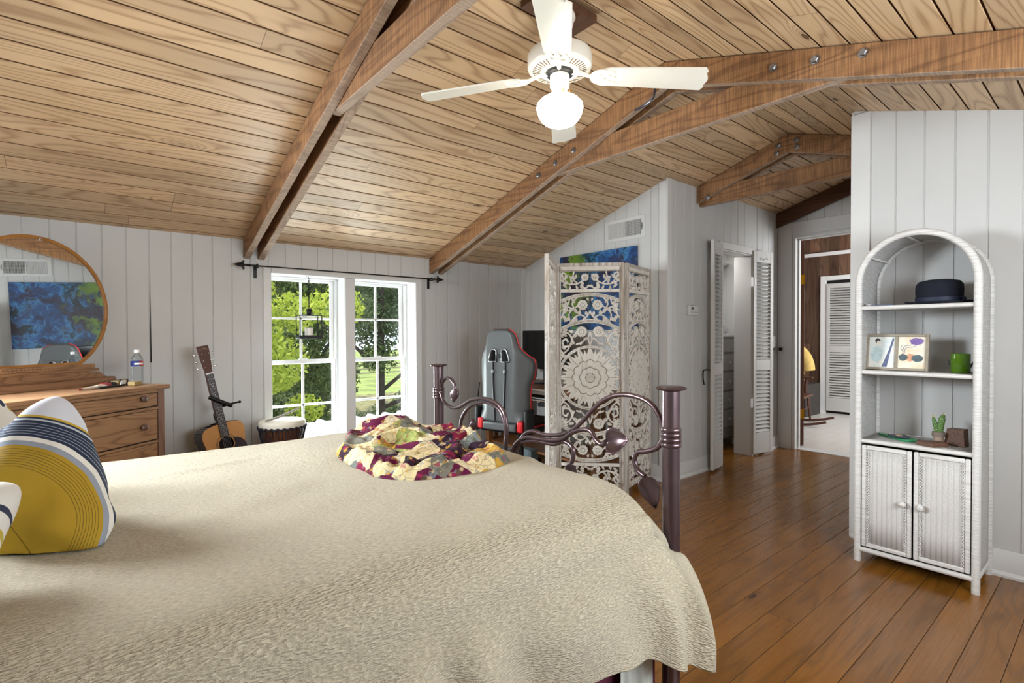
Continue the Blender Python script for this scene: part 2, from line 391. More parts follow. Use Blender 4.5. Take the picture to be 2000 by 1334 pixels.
# ---- boards with real gaps; UV: u along the board, v = board number
def boards(name, n0, n1, posf, u0, u1, mat, gap, dep, flip=False, step=1.0):
    """posf(u, v, h) -> world; one strip per board plus recessed gaps"""
    V, F, UV, MI = [], [], [], []
    def q(a, b, c, d, uvs):
        k = len(V); V.extend([a, b, c, d]); F.append((k, k+1, k+2, k+3)); UV.extend(uvs)
    us = np.arange(u0, u1+step*.999, step); us[-1] = u1
    for i in range(n0, n1):
        for a, b in zip(us[:-1], us[1:]):
            prof = [(i+gap, -0.35), (i+gap, 0), (i+gap*1.0+.012, 1), (i+1-gap-.012, 1), (i+1-gap, 0), (i+1-gap, -.35)]
            prof = [(i, -1), (i+gap, -1), (i+gap, -.15), (i+gap+.02, 0), (i+1-gap-.02, 0), (i+1-gap, -.15), (i+1-gap, -1), (i+1, -1)]
            for (v0, h0), (v1, h1) in zip(prof[:-1], prof[1:]):
                uv = [min(max(v, i+.001), i+.999) for v in (v0, v1)]
                q(posf(a, v0, h0*dep), posf(b, v0, h0*dep), posf(b, v1, h1*dep), posf(a, v1, h1*dep),
                  [(a, uv[0]), (b, uv[0]), (b, uv[1]), (a, uv[1])]); MI.append(1 if min(h0, h1) < -.5 else 0)
    me = bpy.data.meshes.new(name); me.from_pydata(V, [], F); me.update(); me.polygons.foreach_set('material_index', MI)
    uvl = me.uv_layers.new(name='UVMap'); uvl.data.foreach_set('uv', [c for p in UV for c in p])
    bm = bmesh.new(); bm.from_mesh(me); bmesh.ops.remove_doubles(bm, verts=bm.verts, dist=1e-5); bm.to_mesh(me); bm.free()
    o = bpy.data.objects.new(name, me); C.objects.link(o); me.materials.append(M[mat]); me.materials.append(M['gap']); return o
PCH = .118; Y0 = 4.051
def cl(u, v, h):
    y = Y0-PCH*v; return (u, y, min(RZ-SL*(y-RIDGE), RZ+1)-h*1.0)
nl = int(math.ceil((Y0-RIDGE)/PCH))
PL = (Y0-RIDGE)/nl
def cl(u, v, h): y = Y0-PL*v; return (u, y, RZ-SL*(y-RIDGE)-h)
def cr(u, v, h): y = RIDGE-PL*v; return (u, y, RZ-SL*(RIDGE-y)-h)
o = struct(boards('ceiling', -2, nl, cl, WX-.1, 5.85, 'ceil', .032, .010)); 
o2 = struct(boards('ceiling', 0, 22, cr, WX-.1, 5.85, 'ceil', .032, .010))
# roof deck above, so no light leaks
g = G().quad((WX-.2, D+.3, ceil_z(D+.3)+.04), (5.85, D+.3, ceil_z(D+.3)+.04), (5.85, RIDGE, RZ+.04), (WX-.2, RIDGE, RZ+.04))
g.quad((WX-.2, RIDGE, RZ+.04), (5.85, RIDGE, RZ+.04), (5.85, RY-.2, ceil_z(RY-.2)+.04), (WX-.2, RY-.2, ceil_z(RY-.2)+.04))
struct(g.build('trim_roof_deck', 'beam_dark', solid=.03))

FB = .1215; FY0 = .285
def fl(u, v, h): return (u, FY0+FB*v, h)
struct(boards('floor', -10, 34, fl, WX-.1, BX+.02, 'floor', .012, .004))
t = NT('painted_white_floorboards'); co = t.coord(); x, y, z = t.sep(co)
fr = t.math('FRACT', t.math('DIVIDE', y, .14)); ln = t.math('LESS_THAN', fr, .04)
M['whitefloor'] = t.set(t.mix(t.math('MULTIPLY', ln, .45), t.mix(t.noise(co, 3, 3), '#cfcbc5', '#dedad5'), '#9c958c'), .28)
struct(G().quad((BX+.02, -.5, .003), (8.9, -.5, .003), (8.9, 4.2, .003), (BX+.02, 4.2, .003)).build('floor_far_room', 'whitefloor'))

# ---- baseboards
def baseboard(name, a, b, nrm, h=.13, t_=.014):
    a = Vector((*a, 0)); b = Vector((*b, 0)); n = Vector((*nrm, 0)); g = G()
    prof = [(0, 0), (t_+.014, 0), (t_+.014, .012), (t_+.006, .022), (t_, .026), (t_, h-.022), (t_-.005, h-.012), (t_-.006, h-.004), (.004, h), (0, h)]
    vs = [tuple(p+n*x+Vector((0, 0, z))) for p in (a, b) for x, z in prof]; k = len(prof)
    g.add(vs, [tuple(range(k)), tuple(range(k, 2*k))[::-1]]+[(i, (i+1) % k, k+(i+1) % k, k+i) for i in range(k)])
    return struct(g.build(name, 'trim'))
baseboard('baseboard_front', (WX, D), (AX, D), (0, -1)); baseboard('baseboard_desk_side', (AX, D), (AX, EY), (-1, 0))
baseboard('baseboard_closet', (AX, EY), (CO0-.075, EY), (0, -1)); baseboard('baseboard_closet_end', (CO1+.06, EY), (BX, EY), (0, -1))
baseboard('baseboard_right', (CX, RY), (CX, CYE), (-1, 0))
# corner boards
g = G().bb(CX-.012, CX-.0005, CYE-.085, CYE+.012, 0, ceil_z(CYE-.085)-.0).bb(CX, CX+.09, CYE+.0005, CYE+.0115, 0, ceil_z(CYE)-.004)
struct(g.build('trim_corner_right', 'trim', bevel=.002))
g = G().bb(AX-.012, AX-.0005, EY+.0005, EY+.07, 0, ceil_z(EY+.07)).bb(AX-.0125, AX+.05, EY-.012, EY-.0, 0, ceil_z(EY)-.002)
struct(g.build('trim_corner_closet', 'trim', bevel=.002))
g = G().bb(AX-.05, AX-.001, D-.012, D-.001, .13, ceil_z(D)-.004)
struct(g.build('trim_corner_front', 'trim', bevel=.002))

# ---- doorway casing and jamb
g = G(); x0 = BX-.02
g.bb(x0, BX+.001, DO0+.0125, EY-.002, 0, 2.375).bb(x0, BX+.001, CYE, DO0+.012, DOZ+.0135, 2.375).bb(x0, BX+.001, DO1-.15, DO1-.0135, 0, DOZ+.0125)
g.bb(x0+.006, BX+.13, DO0-.018, DO0+.012, 0, DOZ-.017).bb(x0+.006, BX+.13, DO1-.013, DO1+.018, 0, DOZ-.017).bb(x0+.006, BX+.129, DO1-.01, DO0+.01, DOZ-.016, DOZ+.013)
g.bb(BX+.05, BX+.085, DO0-.032, DO0-.0185, 0, DOZ-.033).bb(BX+.05, BX+.085, DO1+.02, DO0-.02, DOZ-.032, DOZ-.0165)
struct(g.build('trim_doorway', 'trim', bevel=.003))
struct(G().bb(BX+.02, BX+.14, DO1, DO0, -.01, .006).build('trim_threshold', 'trim', bevel=.002))
# the opened door leaf, seen on its hinge edge
dr = bpy.data.objects.new('door_1', None); C.objects.link(dr); dr['kind'] = 'structure'; dr['label'] = 'red-brown door swung open into the far room, seen on its edge'
dr.location = (BX+.15, DO0-.006, 0); dr.rotation_euler = (0, 0, math.radians(23))
leaf = G().bb(0, .80, -.036, 0, .02, 2.2).build('door_leaf', 'door_wood', dr, bevel=.002)
for z, m in ((1.79, 'brass'), (.36, 'brass')):
    G().bb(-.004, -.001, -.040, .002, z-.05, z+.05).build('hinge', m, dr)
# ---- closet casing
g = G().bb(CO0-.07, CO0, EY-.018, EY+.001, 0, COZ).bb(CO1, CO1+.06, EY-.018, EY+.001, 0, COZ).bb(CO0-.07, CO1+.06, EY-.018, EY+.001, COZ, COZ+.065)
g.bb(CO0-.012, CO0+.006, EY-.010, EY+.11, 0, COZ-.013).bb(CO1-.008, CO1+.012, EY-.010, EY+.165, 0, COZ-.013).bb(CO0-.01, CO1+.01, EY-.009, EY+.109, COZ-.012, COZ-.001)
struct(g.build('trim_closet', 'trim', bevel=.003))
# closet interior
wall('wall_closet_back', (AX+.02, 3.35), (1, 0), BX-AX, lambda s: 2.3, [], .05, .13, (0, -1))
wall('wall_closet_left', (4.0, EY+.01), (0, 1), .95, lambda s: 2.3, [], .05, .13, (1, 0))
wall('wall_closet_right', (5.74, EY+.01), (0, 1), .95, lambda s: 2.3, [], .05, .13, (-1, 0))
struct(G().quad((4.0, EY, 2.22), (5.75, EY, 2.22), (5.75, 3.36, 2.22), (4.0, 3.36, 2.22)).build('ceiling_closet', 'trim'))

# ---- windows
def window(name, x0, x1, z0, z1, label):
    W = bpy.data.objects.new(name, None); C.objects.link(W); W['kind'] = 'structure'; W['label'] = label
    ya, yb = D+.001, D+.235; g = G(); t_ = .02
    g.bb(x0-t_, x0, ya-.0, yb, z0-t_, z1+t_).bb(x1, x1+t_, ya-.0, yb, z0-t_, z1+t_).bb(x0+.0005, x1-.0005, ya, yb-.001, z1, z1+t_).bb(x0+.0005, x1-.0005, ya, yb-.001, z0-t_+.001, z0)
    g.build('reveal', 'sash', W, bevel=.002)
    zm = 1.0; fr = .018
    def sash(nm, za, zb, yc, mz):
        g = G(); w_ = .026; xs0, xs1 = x0+fr, x1-fr
        g.bb(xs0, xs0+w_, yc-.016, yc+.016, za, zb).bb(xs1-w_, xs1, yc-.016, yc+.016, za, zb)
        g.bb(xs0+w_+.0003, xs1-w_-.0003, yc-.0155, yc+.0155, za, za+.032).bb(xs0+w_+.0003, xs1-w_-.0003, yc-.0155, yc+.0155, zb-.032, zb)
        so = g.build(nm, 'sash', W, bevel=.003)
        xm = (x0+x1)/2
        m_ = G().bb(xm-.009, xm+.009, yc-.010, yc+.010, za+.03, zb-.03).bb(xs0+w_, xs1-w_, yc-.010, yc+.010, mz-.009, mz+.009)
        m_.build('muntin', 'sash', so, bevel=.003)
        G().bb(xs0+w_, xs1-w_, yc-.002, yc+.002, za+.03, zb-.03).build('pane', 'glass', so)
    sash('upper_sash', zm-.018, z1, D+.215, 1.356); sash('lower_sash', z0, zm+.018, D+.178, .645)
    G().bb(x0+.0003, x0+fr-.0005, D+.15, D+.234, z0, z1-.013).bb(x1-fr+.0005, x1-.0003, D+.15, D+.234, z0, z1-.013).bb(x0+.001, x1-.001, D+.15, D+.234, z1-.012, z1-.0005).build('track', 'trim', W, bevel=.002)
    G().bb((x0+x1)/2-.03, (x0+x1)/2+.03, D+.155, D+.175, zm+.016, zm+.03).build('latch', 'sash', W, bevel=.003)
    return W
window('window_1', WL0, WL1, WZ0, WZ1, 'left white double-hung window with muntins, behind the drum')
window('window_2', WR0, WR1, WZ0, WZ1, 'right white double-hung window with muntins, beside the tall bedpost')
g = G(); yc0, yc1 = D-.018, D+.001
g.bb(1.063, WL0-.0005, yc0, yc1, .316, 1.731).bb(WR1+.0005, 2.414, yc0, yc1, .316, 1.731).bb(WL1+.0005, WR0-.0005, yc0, yc1, .316, 1.689).bb(WL0, WR1, yc0, yc1, WZ1+.0005, 1.731)
g.bb(1.04, 2.44, D-.05, yc1, .285, .315).bb(1.063, 2.414, yc0, yc1, .22, .2845)
struct(g.build('trim_window_casing', 'trim', bevel=.003))

# ---- roof trusses
def rafter_poly(y0, y1, dep=.14):
    return [(y0, ceil_z(y0)-.004), (y1, ceil_z(y1)-.004), (y1, ceil_z(y1)-dep), (y0, ceil_z(y0)-dep)]
def bolt(parent, x, y, z, r=.017):
    G().lathe([(.001, -.0), (r*1.25, 0), (r*1.25, -.003), (r*.95, -.004), (r*.95, -.012), (r*.8, -.014), (.001, -.014)], 6, (x, y, z), 'X', cap=False).build('bolt', 'steel', parent, smooth=20)
def under(o):
    o.data.materials.append(M['beam_grey'])
    for p in o.data.polygons:
        if p.normal.z < -.8: p.material_index = 1
    return o
def truss(label, xa, th=.046, gap=.052, y_end=4.2, bolts=(), collar=True, y_r=-.84, collar_rise=0.0):
    T = thing('roof_truss', label, 'roof truss')
    for x in (xa, xa+th+gap):
        for (ya, yb) in ((RIDGE+.001, y_end), (RIDGE-.001, y_r)):
            under(G().prism(rafter_poly(ya, yb), 'X', x, x+th).build('rafter', 'beam', T, bevel=.004))
    if collar:
        x = xa+th+.001; zb, h = 2.325, .145
        def yy(z, s): return RIDGE+s*((RZ-.012-z)/SL)
        def yb_(z, s): return RIDGE+s*((RZ-.135-z)/SL)
        # the ends are cut along the rafters
        poly = [(yb_(zb, 1)+.06, zb-.0), (yy(zb+h, 1)-.03, zb+h), (yy(zb+h+collar_rise, -1)+.03, zb+h+collar_rise), (yb_(zb, -1)-.06, zb+collar_rise)]
        under(G().prism(poly, 'X', x, x+gap-.002).build('collar_tie', 'beam', T, bevel=.004))
    for (y, z) in bolts: bolt(T, xa, y, z)
    return T
BL = [(2.70, 2.345), (2.53, 2.385), (2.36, 2.425), (1.088, 2.462), (.908, 2.425), (.725, 2.38), (1.64, 2.66)]
truss('double-rafter wooden truss left of the ceiling fan, ending above the left curtain rod finial', .931)
truss('double-rafter wooden truss with collar tie passing behind the ceiling fan', 2.504, bolts=BL)
truss('short wooden truss over the closet passage, ending on the closet wall', 4.12, th=.042, y_end=EY,
      bolts=[(1.75, 2.655), (1.76, 2.60), (1.62, 2.66), (1.615, 2.61), (2.33, 2.38)], y_r=1.071)
T = thing('roof_truss', 'dark single rafter flat against the wall above the far doorway', 'roof truss')
for (ya, yb) in ((RIDGE+.001, EY), (RIDGE-.001, CYE+.002)): G().prism(rafter_poly(ya, yb, .15), 'X', 5.69, 5.735).build('rafter', 'beam_dark', T, bevel=.003)

# ---- the room beyond the doorway
FX = 8.78
struct(G().bb(FX, FX+.05, -.5, 4.2, 0, 2.9).build('wall_far_room', 'panel'))
struct(G().bb(BX+.15, FX, 4.15, 4.2, 0, 2.9).build('wall_far_room_side', 'panel'))
struct(G().bb(BX+.15, FX, -.5, -.45, 0, 2.9).build('wall_far_room_end', 'wall'))
struct(G().quad((BX+.1, -.5, 2.9), (8.9, -.5, 2.9), (8.9, 4.2, 2.9), (BX+.1, 4.2, 2.9)).build('ceiling_far_room', 'trim'))
struct(G().bb(BX+.125, BX+.14, EY-.6+.46, 4.2, 0, 2.9).bb(BX+.125, BX+.14, -.5, DO1-.01, 0, 2.9).bb(BX+.125, BX+.14, -.5, 4.2, DOZ+.02, 2.9).build('wall_far_room_near', 'wall'))
struct(G().bb(FX-.03, FX, 1.2, 3.36, 2.40, 2.455).build('trim_far_rail', 'sash', bevel=.003))
g = G().bb(FX-.022, FX, 3.005, 3.085, 0, 2.09).bb(FX-.022, FX, 1.2, 3.005, 2.02, 2.09).bb(FX-.022, FX, 1.12, 1.2, 0, 2.09)
struct(g.build('trim_far_closet', 'sash', bevel=.003))
struct(G().bb(FX-.03, FX-.012, 3.085, 3.14, .005, .10).build('baseboard_far_room', 'trim', bevel=.003))

def louver_leaf(name, W_, H_, parent, z0, splits, hinge_side=None, mat='louver', tilt=1, t_=.028, pitch=.037):
    """leaf in local x 0..W_, front -y; splits = [(za, zb), ...] louvred fields"""
    st = .042
    g = G().bb(0, st, 0, t_, z0, z0+H_).bb(W_-st, W_, 0, t_, z0, z0+H_)
    zz = [z0]+[q for s in splits for q in s]+[z0+H_]
    for a, b in zip(zz[::2], zz[1::2]): g.bb(st+.0003, W_-st-.0003, .0005, t_-.0005, a, b)
    L = g.build(name, mat, parent, bevel=.002)
    for a, b in splits:
        s = G(); n = int((b-a)/pitch)
        for i in range(n):
            z = a+(i+.5)*(b-a)/n; R = Matrix.Rotation(math.radians(-48*tilt), 3, 'X')
            s.box((W_/2, t_/2, z), (W_-2*st+.006, .005, .040), R)
        s.build('louver_slats', mat, L, bevel=0)
    return L
# far closet's louvred doors (front faces -x)
for k, (y, nm) in enumerate(((3.0, 'door_2'), (2.565, 'door_3'), (2.13, 'door_4'), (1.695, 'door_5'))):
    dd = bpy.data.objects.new(nm, None); C.objects.link(dd); dd['kind'] = 'structure'
    dd['label'] = 'white louvred bifold leaf of the far closet' ; dd.location = (FX-.03, y, 0); dd.rotation_euler = (0, 0, -pi/2)
    louver_leaf('leaf', .432, 1.93, dd, .04, [(.24, .93), (1.03, 1.90)])
    if k == 0: G().ball((.395, -.02, .98), .018).build('knob', 'louver', dd)
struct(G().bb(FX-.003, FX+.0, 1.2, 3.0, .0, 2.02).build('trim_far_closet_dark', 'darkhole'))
# ================================================================== bed and bedding
BO = Vector((1.444, .94, 0)); BH = Vector((-.9974, .0716, 0)); BW = Vector((.0716, .9974, 0))
BRZ = math.atan2(.0716, -.9974)         # bed frame: local x runs to the head, local -y to the far side
def bed_thing(name, label, cat, group=None): return thing(name, label, cat, tuple(BO), BRZ, group)
B_ = bed_thing('metal_bed', 'bronze-purple metal bed with leafy scrolled footboard between two capped posts', 'bed')
def fb(b, z, x=0.0): return (x, -b, z)
for b in (0, 1.577):
    for xx in ((0, 2.10) if b else (0, 2.10)):
        h = 1.05 if xx == 0 else 1.30
        g = G().lathe([(.001, 0), (.028, 0), (.028, h-.012)]+[(.030, h-.011), (.046, h-.007), (.048, h-.003), (.046, h), (.040, h+.002), (.001, h+.002)], 32, (xx, -b, 0), cap=False)
        p = g.build('post', 'bronze', B_, smooth=50)
        rg = G()
        for k in range(4): rg.lathe([(.027, -.0085), (.0315, -.006), (.0325, 0), (.0315, .006), (.027, .0085)], 28, (xx, -b, h-.135-.016*k), cap=False)
        rg.build('collar', 'bronze', p, smooth=60)
curves = {
 'A': [(.028, .895), (.042, .933), (.072, .977), (.128, 1.002), (.212, 1.006), (.292, .982), (.356, .937), (.412, .886), (.471, .842), (.545, .812), (.638, .797), (.723, .800), (.782, .777), (.821, .734), (.845, .672), (.850, .55), (.850, .30)],
 'B': [(.028, .885), (.051, .850), (.093, .829), (.133, .818), (.151, .790), (.137, .757), (.106, .742)],
 'C': [(.870, .30), (.870, .55), (.866, .667), (.829, .732), (.752, .770), (.638, .779), (.533, .795), (.459, .835), (.401, .856), (.356, .855), (.335, .831), (.308, .816), (.285, .822)],
 'D': [(.890, .30), (.890, .55), (.884, .667), (.835, .725), (.783, .745), (.694, .762), (.584, .768), (.520, .789), (.471, .776), (.463, .745), (.474, .710)],
 'E': [(1.549, .895), (1.508, .849), (1.415, .825), (1.326, .840), (1.221, .884), (1.103, .906), (.994, .897), (.930, .863), (.905, .813), (.902, .767), (.908, .716), (.910, .664), (.910, .30)],
 'F': [(.930, .30), (.930, .664), (.925, .75), (.935, .81), (.975, .862), (1.08, .888), (1.180, .872), (1.262, .838), (1.326, .780), (1.338, .723), (1.300, .692), (1.250, .700), (1.21, .725)],
 'G': [(1.549, .925), (1.530, .955), (1.490, .978), (1.440, .978), (1.402, .955), (1.392, .925)]}
for k, pts in curves.items():
    dx = {'A': -.006, 'C': .004, 'D': -.004, 'E': .006, 'F': -.004}.get(k, 0)
    G().tube(smooth_path([fb(b, z, dx) for b, z in pts], 8), .0088, 12).build('scroll', 'bronze', B_, smooth=60)
def leaf_mesh(L, W_, n=14, cup=.25):
    g = G(); rows = []
    for i in range(n+1):
        t = i/n; wd = W_*math.sin(pi*min(1, t**.66))**.8*(1-.05*t) if 0 < t < 1 else .0008
        for j in range(-4, 5):
            s = j/4; g.v.append((t*L, s*wd, cup*wd*s*s*1.0-.10*L*math.sin(pi*t)+.0012*math.cos(j*pi)))
    for i in range(n):
        for j in range(8): a = i*9+j; g.f.append((a, a+1, a+10, a+9))
    return g
def leaf(parent, at, direction, L=.085, W_=.030, roll=0, cup=.3):
    W_ *= 1.08
    g = leaf_mesh(L, W_, cup=cup); d = Vector(direction).normalized()
    q = d.to_track_quat('X', 'Z'); R = q.to_matrix().to_4x4() @ Matrix.Rotation(roll, 4, 'X')
    gg = G().add(g.v, g.f, Matrix.Translation(at) @ R); return gg.build('leaf', 'bronze', parent, smooth=60, solid=.002)
leaf(B_, fb(.104, .742, .0), (-.10, .35, -1), .108, .033, roll=1.35)
leaf(B_, fb(.283, .824, .0), (-.25, .95, .25), .092, .046, roll=1.2, cup=.5)
leaf(B_, fb(.474, .712, .0), (.1, .20, -1), .085, .026, roll=.9)
leaf(B_, fb(1.20, .735, .0), (.2, .15, 1), .06, .026, roll=1.0)
leaf(B_, fb(1.392, .928, 0), (.05, -.15, -1), .075, .024, roll=1.2)
for zc in (.30, .17):
    G().tube([fb(0, zc), fb(1.577, zc)], .0125, 12).build('rail', 'bronze', B_)
for b in (.03, 1.547): G().bb(0, 2.1, -b-.012, -b+.012, .22, .31).build('side_rail', 'bronze', B_, bevel=.003)
G().tube([fb(0, 1.1, 2.1), fb(1.577, 1.1, 2.1)], .014, 12).tube([fb(0, .5, 2.1), fb(1.577, .5, 2.1)], .014, 12).build('headboard', 'bronze', B_)
MT = bed_thing('mattress', 'white mattress and box spring under the cream quilt', 'mattress')
G().bb(.07, 2.06, -1.50, -.06, .47, .690).build('mattress_pad', 'sash', MT, bevel=.05, seg=4)
G().bb(.07, 2.06, -1.50, -.06, .20, .46).build('box_spring', 'sash', MT, bevel=.02)

# ---- quilt
def sm(t): t = max(0., min(1., t)); return t*t*(3-2*t)
def itp(x, xs, ys): return float(np.interp(x, xs, ys))
def quilt():
    V, F, UV = [], [], []
    prof = []                                   # (b, z, t) far hang -> top -> near edge (b=-.02, z=.6)
    for i in range(10): prof.append((1.598, .36+.27*i/10, 0))
    for i in range(9):
        a = pi/2*i/8; prof.append((1.598-.10*math.sin(a)-.0*i, .63+.105*math.sin(a) if 0 else .63+.105*(1-math.cos(a))**.0*math.sin(a), 0))
    # far edge as quarter round
    prof = prof[:10]+[(1.498+.10*math.cos(pi/2*i/8), .635+.10*math.sin(pi/2*i/8), 0) for i in range(9)]
    nb = 70
    for i in range(1, nb): prof.append((1.498-(1.498-.16)*i/nb, .735, 0))
    for i in range(12):
        a = pi/2*i/11; prof.append((.16-.19*math.sin(a), .735-.125*(1-math.cos(a)), 0))
    nd = 46
    for i in range(1, nd+1): prof.append((None, None, i/nd))
    al = list(np.linspace(2.02, .20, 100)); q = 0; last = None
    for j, (b, z, f) in enumerate(prof):
        row = []
        # where this row ends at the foot
        aend = itp(f, (0, .06, .25, .45, .65, .81, 1), (.050, .02, -.025, -.055, -.085, -.107, -.095))
        tl = sm(f/.25) if f > 0 else 0
        cols = [(a, 0) for a in al]+[(.20+(aend+.075-.20)*i/14, 0) for i in range(1, 15)]+[(aend+.075*math.cos(pi/2*i/8) if 1 else 0, pi/2*i/8) for i in range(1, 9)]+[(aend, pi/2+.02*k) for k in range(1, 9)]
        for i, (a, ang) in enumerate(cols):
            hem = itp(a, (-.12, -.09, 0, .175, .364, .5, 1.0, 2.02), (.185, .185, .200, .285, .338, .330, .30, .30))
            if f > 0:
                fl = f; zz = .61+(hem-.61)*f
                corner = math.exp(-((a-.02)/.22)**2)
                bb_ = -.03-.035*sm(f*2)-.02*f-(.055*corner)*sm(f*1.4)*.55
                fold = .024*math.sin((a-.05)*26+2.2*math.sin(a*7)+f*1.2)*sm((f-.05)*1.6)+.014*math.exp(-((a-.20-.05*f)/.045)**2)*-1*sm(f*1.6)
                bb_ += fold*(1 if a < 1.6 else .6)
                zz += .006*math.sin(a*31+1)*f
            else: bb_, zz = b, z
            X, Bq, Z = a, bb_, zz
            if ang > 0:
                dz = -.075*(1-math.cos(min(ang, pi/2)))-(.20*(ang-pi/2)/.16 if ang > pi/2 else 0)
                db = .030*(1-math.cos(min(ang, pi/2)))+(.006*(ang-pi/2)/.16 if ang > pi/2 else 0)
                Z += dz*(1-tl); Bq += db*tl
            if f == 0 and .0 < b < 1.55:
                n1 = noise.noise(Vector((a*2.1, b*2.4, 3.1))); n2 = noise.noise(Vector((a*6+b*3, b*5, 9.)))
                e = sm((b)/.2)*sm((1.6-b)/.15)
                Z += e*(.012*n1+.007*n2)-.022*sm((a-.6)/.5)*sm((b-.6)/.6)
                r = (a-.55)*.5+(b-.35); Z += .007*math.exp(-(r/.03)**2)*sm((1.0-a)/.5)
                r = (b-1.25)+.35*(a-1.1); Z += .009*math.exp(-(r/.025)**2)*math.exp(-((a-1.15)/.25)**2)
                Z -= .02*sm((.32-a)/.30)*(1 if a < .32 else 0)
            elif f > 0:
                n1 = noise.noise(Vector((a*5, f*2.2, 5.))); Bq += .006*n1*sm(f*3)
            row.append((X, -Bq, Z)); UV.append((a, 0))
        m = Vector(row[50]); q += (m-last).length if last is not None else 0; last = m
        for i in range(len(row)): UV[len(V)+i] = (UV[len(V)+i][0]-.02*max(0, i-113), q)
        V += row
    w_ = len(cols); h_ = len(prof)
    for j in range(h_-1):
        for i in range(w_-1): k = j*w_+i; F.append((k, k+1, k+w_+1, k+w_))
    me = bpy.data.meshes.new('quilt'); me.from_pydata(V, [], F); me.update()
    ul = me.uv_layers.new(name='UVMap'); li = np.zeros(len(me.loops), np.int32); me.loops.foreach_get('vertex_index', li)
    ul.data.foreach_set('uv', np.array(UV, np.float32)[li].ravel())
    me.polygons.foreach_set('use_smooth', [True]*len(me.polygons))
    o = bpy.data.objects.new('quilt', me); C.objects.link(o); o.location = BO; o.rotation_euler = (0, 0, BRZ)
    s = o.modifiers.new('sub', 'SUBSURF'); s.levels = 1; s.render_levels = 1
    s = o.modifiers.new('solid', 'SOLIDIFY'); s.thickness = .006; s.offset = -1
    return o
t = NT('cream_matelasse'); uv = t.coord('UV'); x, y, z = t.sep(uv)
nw = t.noise(uv, 9, 3)
v1 = t.comb(t.math('MULTIPLY', x, 75), t.math('MULTIPLY_ADD', nw, 3., t.math('MULTIPLY', y, 290)), 0)
a1 = t.noise(v1, 1.0, 2, .5); v2 = t.comb(t.math('MULTIPLY', x, 420), t.math('MULTIPLY', y, 420), 0); a2 = t.noise(v2, 1.0, 1)
hh = t.math('ADD', t.mr(a1, .30, .62), t.math('MULTIPLY', a2, .35))
cc = t.mix(t.mr(a1, .3, .6), '#a69d89', '#c9c0aa'); cc = t.mix(t.mr(t.noise(uv, 3, 3), .35, .65, 0, .4), cc, '#bdb29a')
M['quilt'] = t.set(cc, .9, spec=.2, Sheen_Weight=.15); t.bump(hh, .85, .0045)
qo = quilt(); qo.data.materials.append(M['quilt'])
tag(qo, 'large cream textured quilt covering the bed and hanging over its near side', 'quilt')
# hem roll along the near edge is part of the quilt; bed skirt cloths under it
def cloth_strip(name, a0, a1, b, z0, z1, amp, freq, mat, label, cat, ph=0):
    g = G(); n = 60; m = 10
    for i in range(n+1):
        a = a0+(a1-a0)*i/n
        for j in range(m+1):
            z = z1+(z0-z1)*j/m; g.v.append((a, -b+amp*math.sin(a*freq+ph)*(.4+.6*j/m)+.006*math.sin(a*freq*2.3+1)*j/m, z))
    for i in range(n):
        for j in range(m): k = i*(m+1)+j; g.f.append((k, k+1, k+m+2, k+m+1))
    o = g.build(name, mat, None, smooth=60, solid=.003); o.location = BO; o.rotation_euler = (0, 0, BRZ); return tag(o, label, cat)
M['burgundy'] = plain('burgundy_cloth', '#571b34', .85, bump=.2, bs=300)
M['palecloth'] = plain('pale_grey_cloth', '#b9bdb6', .85, bump=.2, bs=200)
cloth_strip('bed_skirt', .05, 2.0, .030, .02, .455, .008, 60, 'burgundy', 'burgundy cloth bed skirt hanging below the quilt hem', 'bed skirt')
cloth_strip('folded_sheet', .10, .245, -.010, .03, .40, .007, 90, 'palecloth', 'pale grey-green cloth hanging under the quilt hem next to the near bedpost', 'sheet', 1)

# ---- crumpled patchwork blanket
def blanket():
    # outline control points in bed coordinates (a, b)
    out = [(.656, 1.207), (.735, 1.05), (.741, .904), (.735, .75), (.723, .632), (.66, .545), (.57, .500), (.42, .49), (.286, .510), (.225, .60), (.21, .745), (.165, .95), (.12, 1.239), (.20, 1.37), (.36, 1.43), (.53, 1.36)]
    cx, cb = .42, .95; nt, nr = 260, 80; V = []; F = []
    pts = smooth_path([(a, b, 0) for a, b in out+out[:2]], 10); pts = [p for p in pts]
    th = [math.atan2(p.y-cb, p.x-cx) for p in pts]; rr = [math.hypot(p.x-cx, p.y-cb) for p in pts]
    ordr = np.argsort(th); tha = np.array(th)[ordr]; rra = np.array(rr)[ordr]
    for i in range(nt):
        a_ = -pi+2*pi*i/nt; R = float(np.interp(a_, tha, rra, period=2*pi))
        R *= 1+.03*noise.noise(Vector((math.cos(a_)*4, math.sin(a_)*4, 1)))
        for j in range(nr+1):
            t = (j/nr)**.8; r = R*t; a = cx+r*math.cos(a_); b = cb+r*math.sin(a_)
            env = min(1, (1-t)/.10) ** .5 if t > .90 else 1.0
            p = Vector((a*5.5, b*5.5, .3))
            w1 = Vector((noise.noise(p*.9+Vector((5, 0, 0))), noise.noise(p*.9+Vector((0, 9, 0))), 0))
            rg = 1-abs(noise.noise(p+w1*1.6))*2.2; rg2 = 1-abs(noise.noise(p*2.1+w1*2+Vector((3, 3, 3))))*2.4
            hump = .062*math.exp(-(((a-.45)/.17)**2+((b-1.20)/.15)**2))+.020*math.exp(-(((a-.33)/.2)**2+((b-.92)/.25)**2))
            z = .0+hump*(1.0)+max(0, .034*rg)+max(0, .013*rg2)
            # rolled front border
            dd = (b-.50); z += .014*math.exp(-((t-.9)/.07)**2)
            V.append((a, -b, .738+z*env-.006*(1-env)))
    for i in range(nt):
        for j in range(nr):
            k = i*(nr+1)+j; l = ((i+1) % nt)*(nr+1)+j; F.append((k, k+1, l+1, l))
    g = G(); g.v = V; g.f = F; return g
